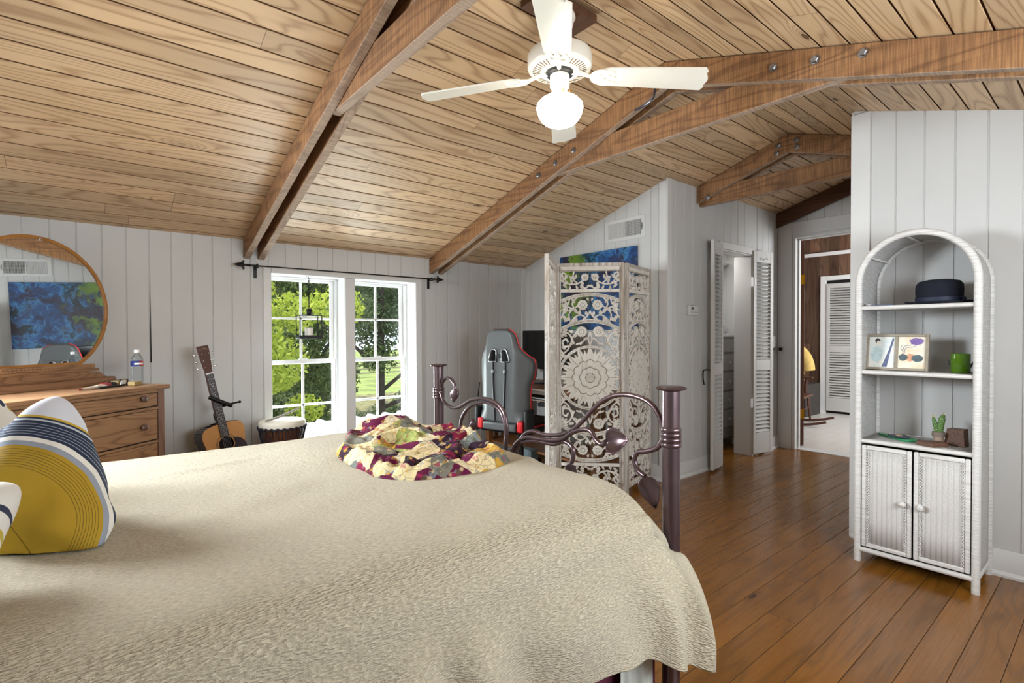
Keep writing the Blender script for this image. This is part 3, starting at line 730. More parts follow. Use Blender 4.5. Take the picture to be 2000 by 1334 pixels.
t = NT('patchwork_print'); co = t.coord(); wv = t.noise(co, 7, 3, .6, out=1); cw = t.vm('ADD', co, t.vm('MULTIPLY', wv, (.085, .085, .05)))
pos = t.vor(cw, 11.5, out='Color'); sx = t.sep(pos)[0]
pal = t.ramp(sx, [(0, '#d8c69c'), (.15, '#5a1638'), (.32, '#6a706c'), (.42, '#d2c296'), (.52, '#7d1f40'), (.62, '#8f9654'), (.70, '#2f1a2c'), (.78, '#77756a'), (.88, '#b8923f'), (.92, '#cbbd9c')], 'CONSTANT')
d2 = t.vor(t.vm('ADD', co, t.vm('MULTIPLY', wv, (.02, .02, .02))), 55, out='Color'); s2 = t.sep(d2)[1]
pal2 = t.ramp(s2, [(0, '#e0cc9c'), (.25, '#7d8f96'), (.45, '#5a5a3c'), (.65, '#a32a52'), (.85, '#c99c36')], 'CONSTANT')
msk = t.mr(t.noise(co, 34, 3, .6), .53, .60)
cc = t.mix(t.math('MULTIPLY', msk, .62), pal, pal2)
ed = t.vor(t.vm('ADD', co, t.vm('MULTIPLY', wv, (.02, .02, .02))), 26, 'DISTANCE_TO_EDGE')
cc = t.mix(t.mr(ed, .02, .05, .35, 0), cc, '#2c2220')
M['patch'] = t.set(cc, .9, spec=.2); t.bump(t.noise(co, 160, 3), .35, .004)
bo = blanket().build('patchwork_blanket', 'patch', None, smooth=180); bo.location = BO; bo.rotation_euler = (0, 0, BRZ)
m = bo.modifiers.new('solid', 'SOLIDIFY'); m.thickness = .004; m.offset = 1
tag(bo, 'crumpled floral patchwork blanket in maroon, cream and green heaped on the quilt', 'blanket')

# ---- pillows
def pillow(name, label, cen, u, v, W_, H_, T_, mat, seed=0):
    n = 44; V = []; F = []; UV = []
    u = Vector(u).normalized(); v = Vector(v); v = (v-u*v.dot(u)).normalized(); nn = u.cross(v)
    for side in (1, -1):
        for i in range(n+1):
            for j in range(n+1):
                s = -math.cos(pi*i/n); t = -math.cos(pi*j/n)
                cr_ = 1-.10*(abs(s)*abs(t))**5; s_, t_ = s*cr_*(1-.05*(1-t*t)*s*s), t*cr_*(1-.05*(1-s*s)*t*t)
                th = T_*(max(0, (1-s**2))**.48)*(max(0, (1-t**2))**.48)
                wr = .014*noise.noise(Vector((s*2.6+seed, t*2.6, side*3.)))*min(1, 6*(1-s*s)*(1-t*t))
                wr += .006*math.sin(9*math.atan2(t, s)+seed)*max(0, (s*s+t*t-.5))*(1-s*s)*(1-t*t)*9
                p_ = u*(s_*W_/2)+v*(t_*H_/2)+nn*side*(th/2+wr)
                zb = .744-cen[2]; d_ = zb-p_.z
                if d_ > 0: p_.z = zb+.004*math.exp(-d_*30)*0; p_.x += nn.x*side*d_*.25
                V.append(tuple(p_)); UV.append(((s+1)/2, (t+1)/2))
    N = (n+1)**2
    for sd in (0, 1):
        for i in range(n):
            for j in range(n):
                k = sd*N+i*(n+1)+j; q = (k, k+n+1, k+n+2, k+1); F.append(q if sd == 0 else q[::-1])
    me = bpy.data.meshes.new(name); me.from_pydata(V, [], F); me.update()
    ul = me.uv_layers.new(name='UVMap'); li = np.zeros(len(me.loops), np.int32); me.loops.foreach_get('vertex_index', li)
    ul.data.foreach_set('uv', np.array(UV, np.float32)[li].ravel())
    bm = bmesh.new(); bm.from_mesh(me); bmesh.ops.remove_doubles(bm, verts=bm.verts, dist=1e-5); bmesh.ops.recalc_face_normals(bm, faces=bm.faces); bm.to_mesh(me); bm.free()
    me.polygons.foreach_set('use_smooth', [True]*len(me.polygons)); me.materials.append(M[mat])
    o = bpy.data.objects.new(name, me); C.objects.link(o); o.location = cen; return tag(o, label, 'pillow')
t = NT('striped_pillow_cloth'); uv = t.coord('UV'); oc = t.coord()
# woven stripes curve round one corner of the puffed cushion
ax_ = (-.0544, .967, -.2487); dv = t.vm('SUBTRACT', oc, (-.075, .034, -.058)); dn = t.n('ShaderNodeVectorMath', operation='DOT_PRODUCT'); t.l(dv, dn.inputs[0]); dn.inputs[1].default_value = ax_
sc_ = t.n('ShaderNodeVectorMath', operation='SCALE'); sc_.inputs[0].default_value = ax_; t.l(dn.outputs['Value'], sc_.inputs['Scale'])
ln_ = t.n('ShaderNodeVectorMath', operation='LENGTH'); t.l(t.vm('SUBTRACT', dv, sc_.outputs[0]), ln_.inputs[0])
xx = t.math('ADD', t.math('DIVIDE', ln_.outputs['Value'], .272), t.math('MULTIPLY', t.math('SUBTRACT', t.noise(oc, 9, 2), .5), .045))
base = t.ramp(xx, [(0, '#a98a2c'), (.70, '#8f97a4'), (.745, '#dddbd4'), (.785, '#2b3549'), (.935, '#b4bac6'), (.95, '#2b3549'), (.965, '#bfa03c'), (.985, '#cdd1dc')], 'CONSTANT')
def band(lo, hi): return t.math('MULTIPLY', t.math('GREATER_THAN', xx, lo), t.math('LESS_THAN', xx, hi))
thin = t.math('LESS_THAN', t.math('FRACT', t.math('MULTIPLY', xx, 42.)), .17)
c1 = t.mix(t.math('MULTIPLY', t.math('MULTIPLY', thin, band(.79, .925)), .7), base, '#b9c0ce')
thin2 = t.math('LESS_THAN', t.math('FRACT', t.math('MULTIPLY', xx, 48.)), .24)
c2 = t.mix(t.math('MULTIPLY', t.math('MULTIPLY', thin2, band(.51, .68)), .7), c1, '#4d3f22')
sx3 = t.sep(oc); c2 = t.mix(t.math('MULTIPLY', t.math('LESS_THAN', t.math('ABSOLUTE', t.math('ADD', t.math('ADD', sx3[0], t.math('MULTIPLY', sx3[2], .55)), .030)), .0012), .7), c2, '#4d3a14')
M['stripe'] = t.set(c2, .9, spec=.2); t.bump(t.noise(t.vm('MULTIPLY', uv, (1, 1, 1)), 420, 2), .3, .002)
t = NT('floral_pillow_cloth'); uv = t.coord('UV'); wv = t.noise(uv, 5, 3, out=1); cw = t.vm('ADD', uv, t.vm('MULTIPLY', wv, (.16, .16, 0)))
n1 = t.vor(cw, 7); n2 = t.vor(t.vm('ADD', cw, (.3, .7, 0)), 8.5)
c = t.mix(t.mr(n1, .22, .20), '#d8d6d2', '#b9a43c') if False else t.mix(t.math('LESS_THAN', n1, .36), '#d8d6d2', '#b6a649')
c = t.mix(t.math('LESS_THAN', n2, .25), c, '#3a3f52')
M['floral'] = t.set(c, .9, spec=.2)
pillow('throw_pillow', 'striped mustard, navy and white pillow leaning at the head of the bed', (-.092, 1.722, .806), (.48, -.62, .60), (-.18, .63, .755), .38, .45, .235, 'stripe', 1)
pillow('throw_pillow', 'white floral pillow at the frame edge, behind the striped pillow', (-.375, 2.24, .955), (.80, .35, .42), (-.45, .2, .8), .42, .44, .15, 'floral', 2)
pillow('throw_pillow', 'white floral pillow with mustard blooms at the frame edge, in front of the striped pillow', (-.315, 1.385, .825), (.95, -.18, .06), (.15, .85, .35), .42, .38, .19, 'floral', 3)
# ================================================================== dresser with oval mirror
DRZ = math.radians(39)
DR = thing('dresser', 'oak dresser with round mirror, standing angled in the corner left of the guitar', 'dresser', (.396, 3.692, 0), DRZ)
W_ = .90; DD = .43
M['knobwood'] = plain('dark_knob_wood', '#5f463d', .4)
# x -W..0, front at y=0
G().bb(-W_-.005, .012, -.018, DD+.01, .905, .930).build('top', 'oak', DR, bevel=.006, seg=3)
g = G().bb(-W_+.012, -.062, .008, .016, .10, .905).bb(-W_+.03, -.03, .016, DD, .08, .10).bb(-W_+.012, -.02, DD-.012, DD, .08, .905)
g.bb(-.036, -.020, .03, DD-.01, .12, .905).bb(-W_+.012, -W_+.028, .03, DD-.01, .12, .905)
g.build('carcass', 'darkhole', DR)
for x in (-.058, -W_+.017):
    for y in (0, DD-.04): G().bb(x, x+.041, y, y+.04, 0, .905).build('leg', 'oak_v', DR, bevel=.003)
for zc in (.898, .799, .604, .405): G().bb(-W_+.058, -.058, .002, .03, zc-.010, zc+.006).build('rail', 'oak', DR, bevel=.002)
for k, (za, zb) in enumerate(((.811, .886), (.616, .787), (.417, .592), (.14, .393))):
    d_ = G().bb(-W_+.060, -.068, -.002, .02, za, zb).build('drawer', 'oak', DR, bevel=.004)
    for x in (-.173, -W_+.173):
        G().lathe([(.001, 0), (.010, 0), (.008, -.006), (.009, -.012), (.018, -.020), (.020, -.027), (.014, -.032), (.001, -.033)], 20, (x, -.001, (za+zb)/2+(.014 if k == 0 else 0)), 'Y', cap=False).build('knob', 'knobwood', d_, smooth=60)
# mirror base and stand
MC = -.425; my = DD-.055
G().bb(-W_+.02, -.012, my-.03, DD, .930, .968).bb(-W_+.02, -.012, my-.022, DD-.005, .968, .974).build('mirror_base', 'oak', DR, bevel=.004)
def base_poly(): return [(-W_+.05, .974), (-.055, .974), (-.10, 1.008), (-.20, 1.016), (-W_+.20, 1.016), (-W_+.10, 1.008)]
G().prism(base_poly(), 'Y', my-.012, my+.012).build('mirror_base', 'oak', DR, bevel=.003)
MF = bpy.data.objects.new('mirror_frame', None)
a_, b_, zc = .380, .368, 1.372
def oval(t_, k=0.): return (MC+(a_+k)*math.cos(t_), max(zc+(b_+k)*math.sin(t_), 1.062-k))
ob = []
angs = [2*pi*i/120 for i in range(120)]
ro = [oval(a, .010) for a in angs]; ri = [oval(a, -.008) for a in angs]
g = G(); n = len(ro)
for y in (-.012, .012): g.v += [(p[0], y, p[1]) for p in ro]+[(p[0], y, p[1]) for p in ri]
for i in range(n):
    j = (i+1) % n
    g.f += [(i, j, n+j, n+i), (2*n+i, 3*n+i, 3*n+j, 2*n+j), (i, 2*n+i, 2*n+j, j), (n+i, n+j, 3*n+j, 3*n+i)]
mf = g.build('mirror_frame', 'oak_gold', DR, bevel=.003)
t = NT('mirror_silver'); M['mirror'] = t.set((.86, .88, .88, 1), .01, 1.0)
g = G(); rm = [oval(a, -.006) for a in angs]; g.v = [(p[0], -.004, p[1]) for p in rm]; g.f = [tuple(range(n))]
mg = g.build('mirror_glass', 'mirror', mf, smooth=0)
g = G().bb(MC-.29, MC+.29, -.018, .016, 1.030, 1.058)
for i in range(29):
    for r_ in range(2): g.bb(MC-.275+i*.019, MC-.275+i*.019+.012, -.022, -.016, 1.036+r_*.010, 1.042+r_*.010)
g.build('mirror_rail', 'oak', mf, bevel=.001)
G().bb(MC-.32, MC+.32, -.012, .012, 1.014, 1.030).build('mirror_foot', 'oak', mf, bevel=.003)
G().bb(MC+.012, MC+.026, -.016, .0, zc+b_-.012, zc+b_+.006).build('clip', 'chrome', mf, bevel=.001)
mf.location = (0, my, 1.03); me = mf.data
me.transform(Matrix.Translation((0, 0, -1.03)))
for c in mf.children: c.data.transform(Matrix.Translation((0, 0, -1.03)))
mf.rotation_euler = (math.radians(-1.6), 0, math.radians(1.6))
def on_dresser(x, y, z=.931): c, s = math.cos(DRZ), math.sin(DRZ); return (.396+c*x-s*y, 3.692+s*x+c*y, z)

# ---- things lying on the dresser
bt = thing('water_bottle', 'clear plastic water bottle with blue and red label on the dresser corner', 'bottle', on_dresser(-.055, .150))
pr = [(.001, .002), (.026, .0), (.031, .006), (.0315, .03)]
for k in range(5): pr += [(.0315, .036+k*.013), (.029, .041+k*.013), (.0315, .046+k*.013)]
pr += [(.0315, .105), (.031, .108), (.031, .140), (.0315, .143), (.031, .150), (.024, .166), (.014, .178), (.0125, .182), (.0125, .190)]
G().lathe(pr, 28, cap=False).build('body', 'bottle', bt, smooth=60)
G().lathe([(.001, .188), (.0145, .188), (.0145, .202), (.013, .204), (.001, .204)], 24, cap=False).build('cap', 'sash', bt)
t = NT('bottle_label'); co = t.coord(); x, y, z = t.sep(co); an = t.math('ARCTAN2', y, x)
c = t.ramp(t.mr(an, -pi, pi), [(0, '#20306f'), (.18, '#20306f'), (.24, '#20306f'), (.30, '#a3202e'), (.46, '#e8e8ea'), (.50, '#20306f')], 'CONSTANT')
zz = t.math('ABSOLUTE', t.math('SUBTRACT', z, .123)); inb = t.math('MULTIPLY', t.math('LESS_THAN', zz, .005), t.math('LESS_THAN', t.math('ABSOLUTE', t.math('ADD', an, 1.3)), .75))
M['label'] = t.set(t.mix(inb, c, '#e9e6e0'), .4)
G().lathe([(.0318, .108), (.0318, .139)], 28, cap=False).build('label', 'label', bt)
M['cardboard'] = plain('tan_box', '#a08a58', .7); M['clothpale'] = plain('pale_trinket_cloth', '#b5a898', .8, var=.2, vs=40)
M['redt'] = plain('dull_red_cloth', '#8a3034', .7, var=.3, vs=60); M['yel'] = plain('yellow_green_box', '#a89a48', .6)
o = thing('wooden_brush', 'tan wooden block with two black bands lying on the dresser', 'brush', on_dresser(-.105, .215, .945), DRZ+.35)
G().bb(-.055, .035, -.02, .02, -.013, .016).build('block', 'cardboard', o, bevel=.003)
for x in (-.034, .028): G().bb(x, x+.012, -.023, .023, -.014, .019).build('band', 'blackp', o, bevel=.001)
o = tag(G().box((0, 0, 0), (.066, .04, .022)).build('small_box', 'cardboard', None, bevel=.002), 'small low tan box on the dresser next to the water bottle', 'box'); o.location = on_dresser(-.105, .11, .9425); o.rotation_euler = (0, 0, DRZ+.2)
o = tag(G().box((0, 0, 0), (.05, .03, .012)).build('small_box', 'yel', None, bevel=.002), 'tiny yellow-green box lying behind the red cloth on the dresser', 'box'); o.location = on_dresser(-.20, .235, .9375); o.rotation_euler = (0, 0, DRZ)
o = thing('paint_brush', 'pale handled brush with red tip at the left of the dresser clutter', 'brush', on_dresser(-.365, .13, .938), DRZ+.15)
G().tube([(-.04, 0, 0), (.04, 0, .002)], [.005, .007], 10).build('handle', 'clothpale', o)
G().tube([(-.06, 0, 0), (-.04, 0, 0)], [.004, .006], 10).build('tip', 'redt', o)
def lump(name, mat, label, cat, at, dims, seed, rz=0):
    g = G().ball((0, 0, 0), 1, 24); g.v = [tuple(Vector(p).normalized()*(1+.35*noise.noise(Vector(p)*1.8+Vector((seed, 0, 0))))) for p in g.v]
    g.v = [(p[0]*dims[0], p[1]*dims[1], max(p[2], -.6)*dims[2]) for p in g.v]
    o = g.build(name, mat, None, smooth=80); o.location = at; o.rotation_euler = (0, 0, rz); return tag(o, label, cat)
lump('folded_cloth', 'clothpale', 'pale crumpled cloth strip lying on the dresser front edge', 'cloth', on_dresser(-.29, .15, .9385), (.055, .022, .012), 3, DRZ)
lump('folded_cloth', 'redt', 'small red and grey cloth bundle on the dresser', 'cloth', on_dresser(-.225, .18, .941), (.04, .022, .016), 8, DRZ)
lump('pouch', 'blackp', 'small black pouch behind the dresser clutter', 'pouch', on_dresser(-.185, .185, .941), (.030, .02, .016), 5, DRZ)
o = G().tube([(-.12, 0, 0), (.02, .01, 0), (.12, .015, .004)], .006, 10).build('black_strap', 'blackp', None); o.location = on_dresser(-.20, .115, .937); o.rotation_euler = (0, 0, DRZ+.05); tag(o, 'long thin black strap across the dresser clutter', 'strap')
o = tag(G().box((0, 0, 0), (.03, .006, .03)).build('paper_tag', 'sash', None, bevel=.001), 'small white paper tag standing among the dresser clutter', 'tag'); o.location = on_dresser(-.145, .150, .9465); o.rotation_euler = (.3, 0, DRZ)

# ================================================================== guitar and stand
hs = [0, .01, .03, .07, .13, .18, .24, .29, .33, .38, .43, .47, .49, .50]
ws = [.0, .075, .125, .172, .195, .190, .155, .130, .126, .136, .142, .128, .095, .0]
hh_ = np.linspace(0, .5, 400); 
from_pts = smooth_path([(h, w_, 0) for h, w_ in zip(hs, ws)], 12); HS = np.array([p.x for p in from_pts]); WS = np.array([max(p.y, 0) for p in from_pts]); od = np.argsort(HS); HS = HS[od]; WS = WS[od]
GT = thing('acoustic_guitar', 'natural-top acoustic guitar leaning on its black stand between dresser and drum', 'guitar', (.806, 3.93, .135), 0)
GT.rotation_euler = (math.radians(-7), math.radians(-9.6), math.radians(17))
def gbody(X, Y, k=0.): return np.minimum(np.interp(Y, HS, WS)-np.abs(X)+k, np.minimum(Y+.0, .5-Y)*3+k)
def ghole(X, Y): return np.hypot(X, Y-.355)-.050
sdf_mesh('top_board', lambda X, Y: np.minimum(gbody(X, Y, -.002), ghole(X, Y)), -.21, .21, -.01, .51, .005, .054, .050, plain('spruce_top', '#c08a4c', .28, var=.06, vs=8, Coat_Weight=.3), GT)
M['rosewood'] = plain('dark_rosewood', '#2e1a17', .3, var=.25, vs=12, Coat_Weight=.3)
sdf_mesh('sides', lambda X, Y: np.minimum(gbody(X, Y), -gbody(X, Y, -.006)+0), -.21, .21, -.01, .51, .004, .050, -.052, 'rosewood', GT)
sdf_mesh('back_board', lambda X, Y: gbody(X, Y), -.21, .21, -.01, .51, .006, -.050, -.054, 'rosewood', GT)
for r in (.058, .066): G().tube([(r*math.cos(a), -.0545, .355+r*math.sin(a)) for a in np.linspace(0, 2*pi, 49)[:-1]], .0012, 6, closed=True).build('rosette', 'rosewood', GT)
sdf_mesh('pickguard', lambda X, Y: np.minimum(np.minimum(.085-np.hypot(X-.045, Y-.30), np.hypot(X, Y-.355)-.056), np.minimum(X+.02, .13-X)), -.05, .14, .2, .42, .004, .0565, .0545, plain('tortoise_guard', '#2c1a26', .2, var=.6, vs=30), GT)
g = G().prism([(-.027, .405), (.027, .405), (.0215, .84), (-.0215, .84)], 'Y', -.066, -.058); g.build('fretboard', 'rosewood', GT)
G().prism([(-.026, .45), (.026, .45), (.021, .85), (-.021, .85)], 'Y', -.058, -.036).build('neck', plain('mahogany', '#4a2b22', .35), GT, bevel=.004)
g = G(); 
for k in range(1, 20):
    z = .84-.635*(1-2**(-k/12)); w_ = .0215+(.84-z)/.435*.0055
    if z > .41: g.bb(-w_, w_, -.0672, -.0655, z-.0008, z+.0008)
g.build('frets', 'chrome', GT)['kind'] = 'stuff'
M['skin2'] = plain('pearl_inlay', '#a8a8a4', .3)
for k in (3, 5, 7, 9, 12, 15):
    z = .84-.635*(1-2**(-(k-.5)/12)); G().box((0, -.0664, z), (.007, .0008, .005)).build('inlay', 'skin2', GT)
G().prism([(-.022, .845), (.022, .845), (.036, .965), (.038, 1.03), (-.036, 1.03), (-.034, .965)], 'Y', -.060, -.046).build('headstock', plain('headstock_veneer', '#4f3029', .4), GT, bevel=.002)
G().bb(-.0225, .0225, -.069, -.058, .838, .845).build('nut', 'sash', GT)
for sx_ in (-1, 1):
    for z in (.885, .93, .975):
        p = G().lathe([(.003, -.050), (.003, -.072)], 10, (sx_*.022, 0, z), 'Y').bb(sx_*.032, sx_*.052, -.054, -.050, z-.0015, z+.0015)
        p.ball((sx_*.057, -.052, z), .008, 12, (1, .5, 1)).build('tuner', 'chrome', GT)
g = G()
for k in range(6):
    x0, x1 = -.019+.0076*k, -.026+.0104*k; g.tube([(x0, -.070, .842), (x1, -.066, .18)], .0007, 5)
g.build('strings', 'steel', GT)
G().bb(-.075, .075, -.062, -.054, .165, .195).build('bridge', 'rosewood', GT, bevel=.003)
# lettering arc on the headstock
def text_mesh(body, size, ext, mat, parent, loc, rot, name='lettering', align='CENTER'):
    c = bpy.data.curves.new(name, 'FONT'); c.body = body; c.size = size; c.extrude = ext; c.align_x = align; c.align_y = 'CENTER'
    o = bpy.data.objects.new(name, c); C.objects.link(o); bpy.context.view_layer.update()
    me = bpy.data.meshes.new_from_object(o.evaluated_get(bpy.context.evaluated_depsgraph_get())); bpy.data.objects.remove(o)
    o = bpy.data.objects.new(name, me); C.objects.link(o); me.materials.clear(); me.materials.append(M[mat] if isinstance(mat, str) else mat)
    o.parent = parent; o.location = loc; o.rotation_euler = rot; return o
M['gold_ink'] = plain('faded_gold_ink', '#a08f7c', .5)
for k, ch in enumerate('SIGMA'):
    a = (k-2)*.13
    text_mesh(ch, .014, .0003, 'gold_ink', GT, ((k-2)*.0105, -.0606, 1.010-.0016*(k-2)**2), (pi/2, a*-1*0, 0))
ST = thing('guitar_stand', 'black metal guitar stand with padded neck yoke behind the guitar', 'stand', (.80, 4.03, 0), math.radians(17))
G().tube(smooth_path([(0, 0, .02), (0, .0, .40), (-.06, 0, .56), (-.10, .0, .66), (-.10, 0, .69), (-.08, -.02, .73), (-.05, -.04, .742)], 6), .010, 12).build('pole', 'black', ST)
G().tube([(-.185, -.09, .812), (-.05, -.115, .742)], [.014, .014], 12).tube([(-.05, -.03, .742), (.05, -.03, .752)], [.006, .006], 10).ball((.052, -.03, .752), .010, 12).build('yoke', 'black', ST)
for a in (-2.3, -.84, 1.57): G().tube([(0, 0, .17), (.24*math.cos(a), min(.14, .24*math.sin(a)), .012)], .009, 10).build('leg', 'black', ST)
G().tube([(-.09, -.02, .20), (-.09, -.16, .118)], .009, 10).tube([(.09, -.02, .20), (.09, -.16, .118)], .009, 10).tube([(-.09, -.02, .20), (.09, -.02, .20)], .009, 10).build('cradle', 'black', ST)

# ================================================================== djembe
DJ = thing('djembe_drum', 'djembe drum with white skin head and dark rope lacing in front of the window', 'drum', (1.125, 3.96, 0))
G().lathe([(.001, .0), (.115, 0), (.118, .02), (.092, .10), (.075, .22), (.078, .27), (.105, .37), (.138, .50), (.150, .575), (.146, .585), (.001, .585)], 48, cap=False).build('shell', wood('drum_shell_wood', '#6e4228', '#1d1310', 'Z', K=6, grain=2, rough=.35, line=.8, knots=0, var=.3), DJ, smooth=60)
M['skin'] = plain('goat_skin', '#dcd6c6', .6, var=.05)
G().lathe([(.157, .560), (.158, .585), (.154, .600), (.145, .604), (.001, .604)], 48, cap=False).build('head', 'skin', DJ, smooth=60)
M['rope'] = plain('dark_blue_rope', '#23242f', .8, bump=.4, bs=200)
g = G(); n = 150
g.tube([(.162*math.cos(a), .162*math.sin(a), .556+.006*math.sin(a*24)) for a in np.linspace(0, 2*pi, 145)[:-1]], .006, 8, closed=True)
g.build('rope_ring', 'rope', DJ, smooth=80)
G().tube([(.088*math.cos(a), .088*math.sin(a), .285) for a in np.linspace(0, 2*pi, 49)[:-1]], .006, 8, closed=True).build('rope_ring', 'rope', DJ, smooth=80)
g = G()
for k in range(48):
    a = 2*pi*k/48; b = a+(.03 if k % 2 else -.03)
    g.tube([(.160*math.cos(a), .160*math.sin(a), .552), (.148*math.cos(a), .148*math.sin(a), .49), (.116*math.cos(b), .116*math.sin(b), .37), (.089*math.cos(b), .089*math.sin(b), .285)], .0026, 6)
g.build('lacing', 'rope', DJ)
o = G().tube([(-.125, -.055, .0), (.0, .01, .016), (.135, .06, .055)], [.009, .009, .007], 10).build('drumstick', plain('pale_stick', '#a39d92', .5), None); o.location = (1.125, 3.96, .614); tag(o, 'pale wooden stick lying across the drum head', 'drumstick')

# ================================================================== curtain rod, lantern
CR = thing('curtain_rod', 'thin black iron curtain rod with spear finials above the windows', 'curtain rod', (0, D-.075, 1.729))
G().tube([(.965, 0, 0), (2.50, 0, 0)], .0055, 12).build('rod', 'black', CR)
for s, x in ((-1, .965), (1, 2.50)):
    f = G().lathe([(.006, 0), (.011, s*.01), (.006, s*.02), (.010, s*.028), (.006, s*.038), (.006, s*.045), (.012, s*.05), (.012, s*.056), (.017, s*.062), (.012, s*.085), (.001, s*.115)], 12, (x, 0, 0), 'X', cap=False)
    f.bb(x+s*.044, x+s*.060, -.005, .005, -.026, .026); f.ball((x+s*.049, 0, .027), .008, 8).ball((x+s*.049, 0, -.027), .008, 8)
    f.build('finial', 'black', CR)
    xb = x+(.045 if s < 0 else -.01)
    G().tube(smooth_path([(xb, 0, -.008), (xb, .0, .012), (xb, .03, .006), (xb, .066, -.02)], 5), .005, 8).bb(xb-.010, xb+.010, .064, .074, -.085, .015).bb(xb-.008, xb+.008, -.010, .068, -.016, -.009).build('bracket', 'black', CR, bevel=.001)
LN = thing('hanging_lantern', 'black metal lantern hanging on a chain in the left window', 'lantern', (1.375, D-.085, 1.19), math.radians(0))
g = G()
for x in (-.083, .083):
    for y in (-.045, .045): g.bb(x-.003, x+.003, y-.003, y+.003, 0, .180)
g.bb(-.086, .086, -.048, .048, .176, .182).build('frame', 'black', LN)
G().bb(-.088, .088, -.05, .05, 0, .026).build('base', 'black', LN, bevel=.002)
G().lathe([(.034, .182), (.026, .190), (.018, .196), (.018, .214), (.026, .218), (.020, .232), (.006, .236)], 20).build('chimney', 'black', LN)
g = G()
for k in range(17):
    z = .242+k*.0135; R = Matrix.Rotation(pi/2*(k % 2), 3, 'Z')
    pts = [R @ Vector((.0055*math.cos(a), 0, .0085*math.sin(a)))+Vector((0, 0, z)) for a in np.linspace(0, 2*pi, 13)[:-1]]; g.tube(pts, .0021, 5, closed=True)
g.build('chain', 'black', LN)
G().tube(smooth_path([(0, 0, .468), (0, .01, .485), (0, .04, .49), (0, .069, .485)], 5), .002, 6).build('hook', 'black', LN)
o = G().lathe([(.001, 0), (.030, 0), (.030, .056), (.027, .060), (.020, .054), (.001, .052)], 24, cap=False).build('candle', plain('white_wax', '#efece4', .5), None); o.location = (1.372, D-.085, 1.217); tag(o, 'white pillar candle inside the hanging lantern', 'candle')
# ================================================================== desk corner
DK = thing('desk', 'wooden mission desk with slatted end and lower shelf behind the gaming chair', 'desk', (3.02, 2.62, 0))
G().bb(0, .62, 0, 1.45, .725, .752).build('top', 'desk', DK, bevel=.004)
for x in (.02, .545):
    for y in (.02, 1.375): G().bb(x, x+.055, y, y+.055, 0, .725).build('leg', 'desk_v', DK, bevel=.003)
G().bb(.06, .08, .07, 1.38, .69, .724).build('apron', 'desk', DK, bevel=.002)
for y in (.03, 1.40): [G().bb(.07, .55, y, y+.025, a, b).build('end_rail', 'desk', DK, bevel=.002) for a, b in ((.65, .725), (.16, .21))]
for y in (.036, 1.405):
    for k in range(5): G().bb(.12+.085*k, .155+.085*k, y, y+.014, .21, .65).build('slat', 'desk_v', DK)
G().bb(.05, .57, .05, 1.40, .17, .19).build('shelf', 'desk', DK, bevel=.002)
G().bb(.0, .30, .45, 1.10, .640, .656).build('keyboard_tray', 'desk', DK, bevel=.002)
o = tag(G().bb(3.03, 3.17, 3.12, 3.60, .6565, .674).build('keyboard', 'blackp', None, bevel=.004), 'black keyboard on the desk tray beside the gaming chair', 'keyboard')
MO = thing('monitor', 'large black computer monitor on the desk beside the gaming chair headrest', 'monitor', (3.42, 3.60, .753), math.radians(-90))
G().bb(-.31, .31, -.02, .02, .135, .50).build('screen', plain('black_screen_glass', '#0c0e10', .12), MO, bevel=.004)
G().bb(-.313, .313, -.012, .024, .13, .503).build('bezel', 'blackp', MO, bevel=.004)
G().bb(-.03, .03, .0, .035, .01, .2).build('stand', 'blackp', MO, bevel=.003); G().lathe([(.001, 0), (.12, 0), (.12, .008), (.10, .012), (.001, .012)], 32, cap=False).build('foot', 'blackp', MO)
o = tag(G().bb(3.22, 3.26, 3.05, 3.25, .753, .90).build('file_holder', plain('pale_desk_box', '#a9a49a', .6), None, bevel=.003), 'pale upright file box on the desk', 'box')
o = tag(G().bb(2.80, 3.00, 2.95, 3.30, .0, .03).build('pale_box', plain('pale_blue_box', '#9fb0c6', .5), None, bevel=.004), 'flat pale blue box on the floor under the desk', 'box'); 
o = tag(G().bb(3.02, 3.10, 3.36, 3.55, .0, .20).build('floor_bin', plain('grey_bin', '#6f7c80', .6), None, bevel=.004), 'grey bin on the floor under the desk edge', 'bin')
o = G().tube(smooth_path([(3.02, 4.12, .75), (3.0, 4.15, .45), (2.93, 4.12, .15), (2.80, 4.08, .012), (2.6, 4.05, .012)], 8), .005, 8).build('power_cord', 'blackp', None); tag(o, 'black power cord hanging from the desk to the floor', 'cord')
o = tag(G().bb(2.2, 3.0, 2.9, 4.0, .001, .006).build('floor_mat', plain('dark_mat', '#201d1d', .8), None), 'dark floor mat under the gaming chair', 'mat')

# ---- gaming chair (local +y is the way it faces)
GC = thing('gaming_chair', 'grey and black gaming chair with red piping, turned toward the desk', 'chair', (2.885, 3.352, 0), math.radians(-76))
M['pu'] = plain('grey_leatherette', '#55585a', .42, var=.06, vs=5); M['pud'] = plain('black_leatherette', '#1b1c1e', .45)
M['red'] = plain('red_plastic', '#d3232b', .4)
zs = [.50, .56, .66, .80, .90, 1.00, 1.06, 1.12, 1.18, 1.23, 1.262]; wd = [.20, .235, .232, .235, .262, .262, .21, .165, .148, .125, .07]
zz_ = smooth_path([(z, w_, 0) for z, w_ in zip(zs, wd)], 10); ZS = np.array([p.x for p in zz_]); WD_ = np.array([p.y for p in zz_])
def back_f(X, Z): return np.minimum(np.interp(Z, ZS, WD_)-np.abs(X), np.minimum(Z-.50, 1.264-Z)*1.6+.0)
def slot(X, Z, k=0.):
    x = np.abs(X); return np.minimum(np.minimum(x-.028+k, .105+.28*(1.06-Z)*0-(Z-1.0)*.25-x+k), np.minimum(Z-1.0+k, 1.095-Z+k))
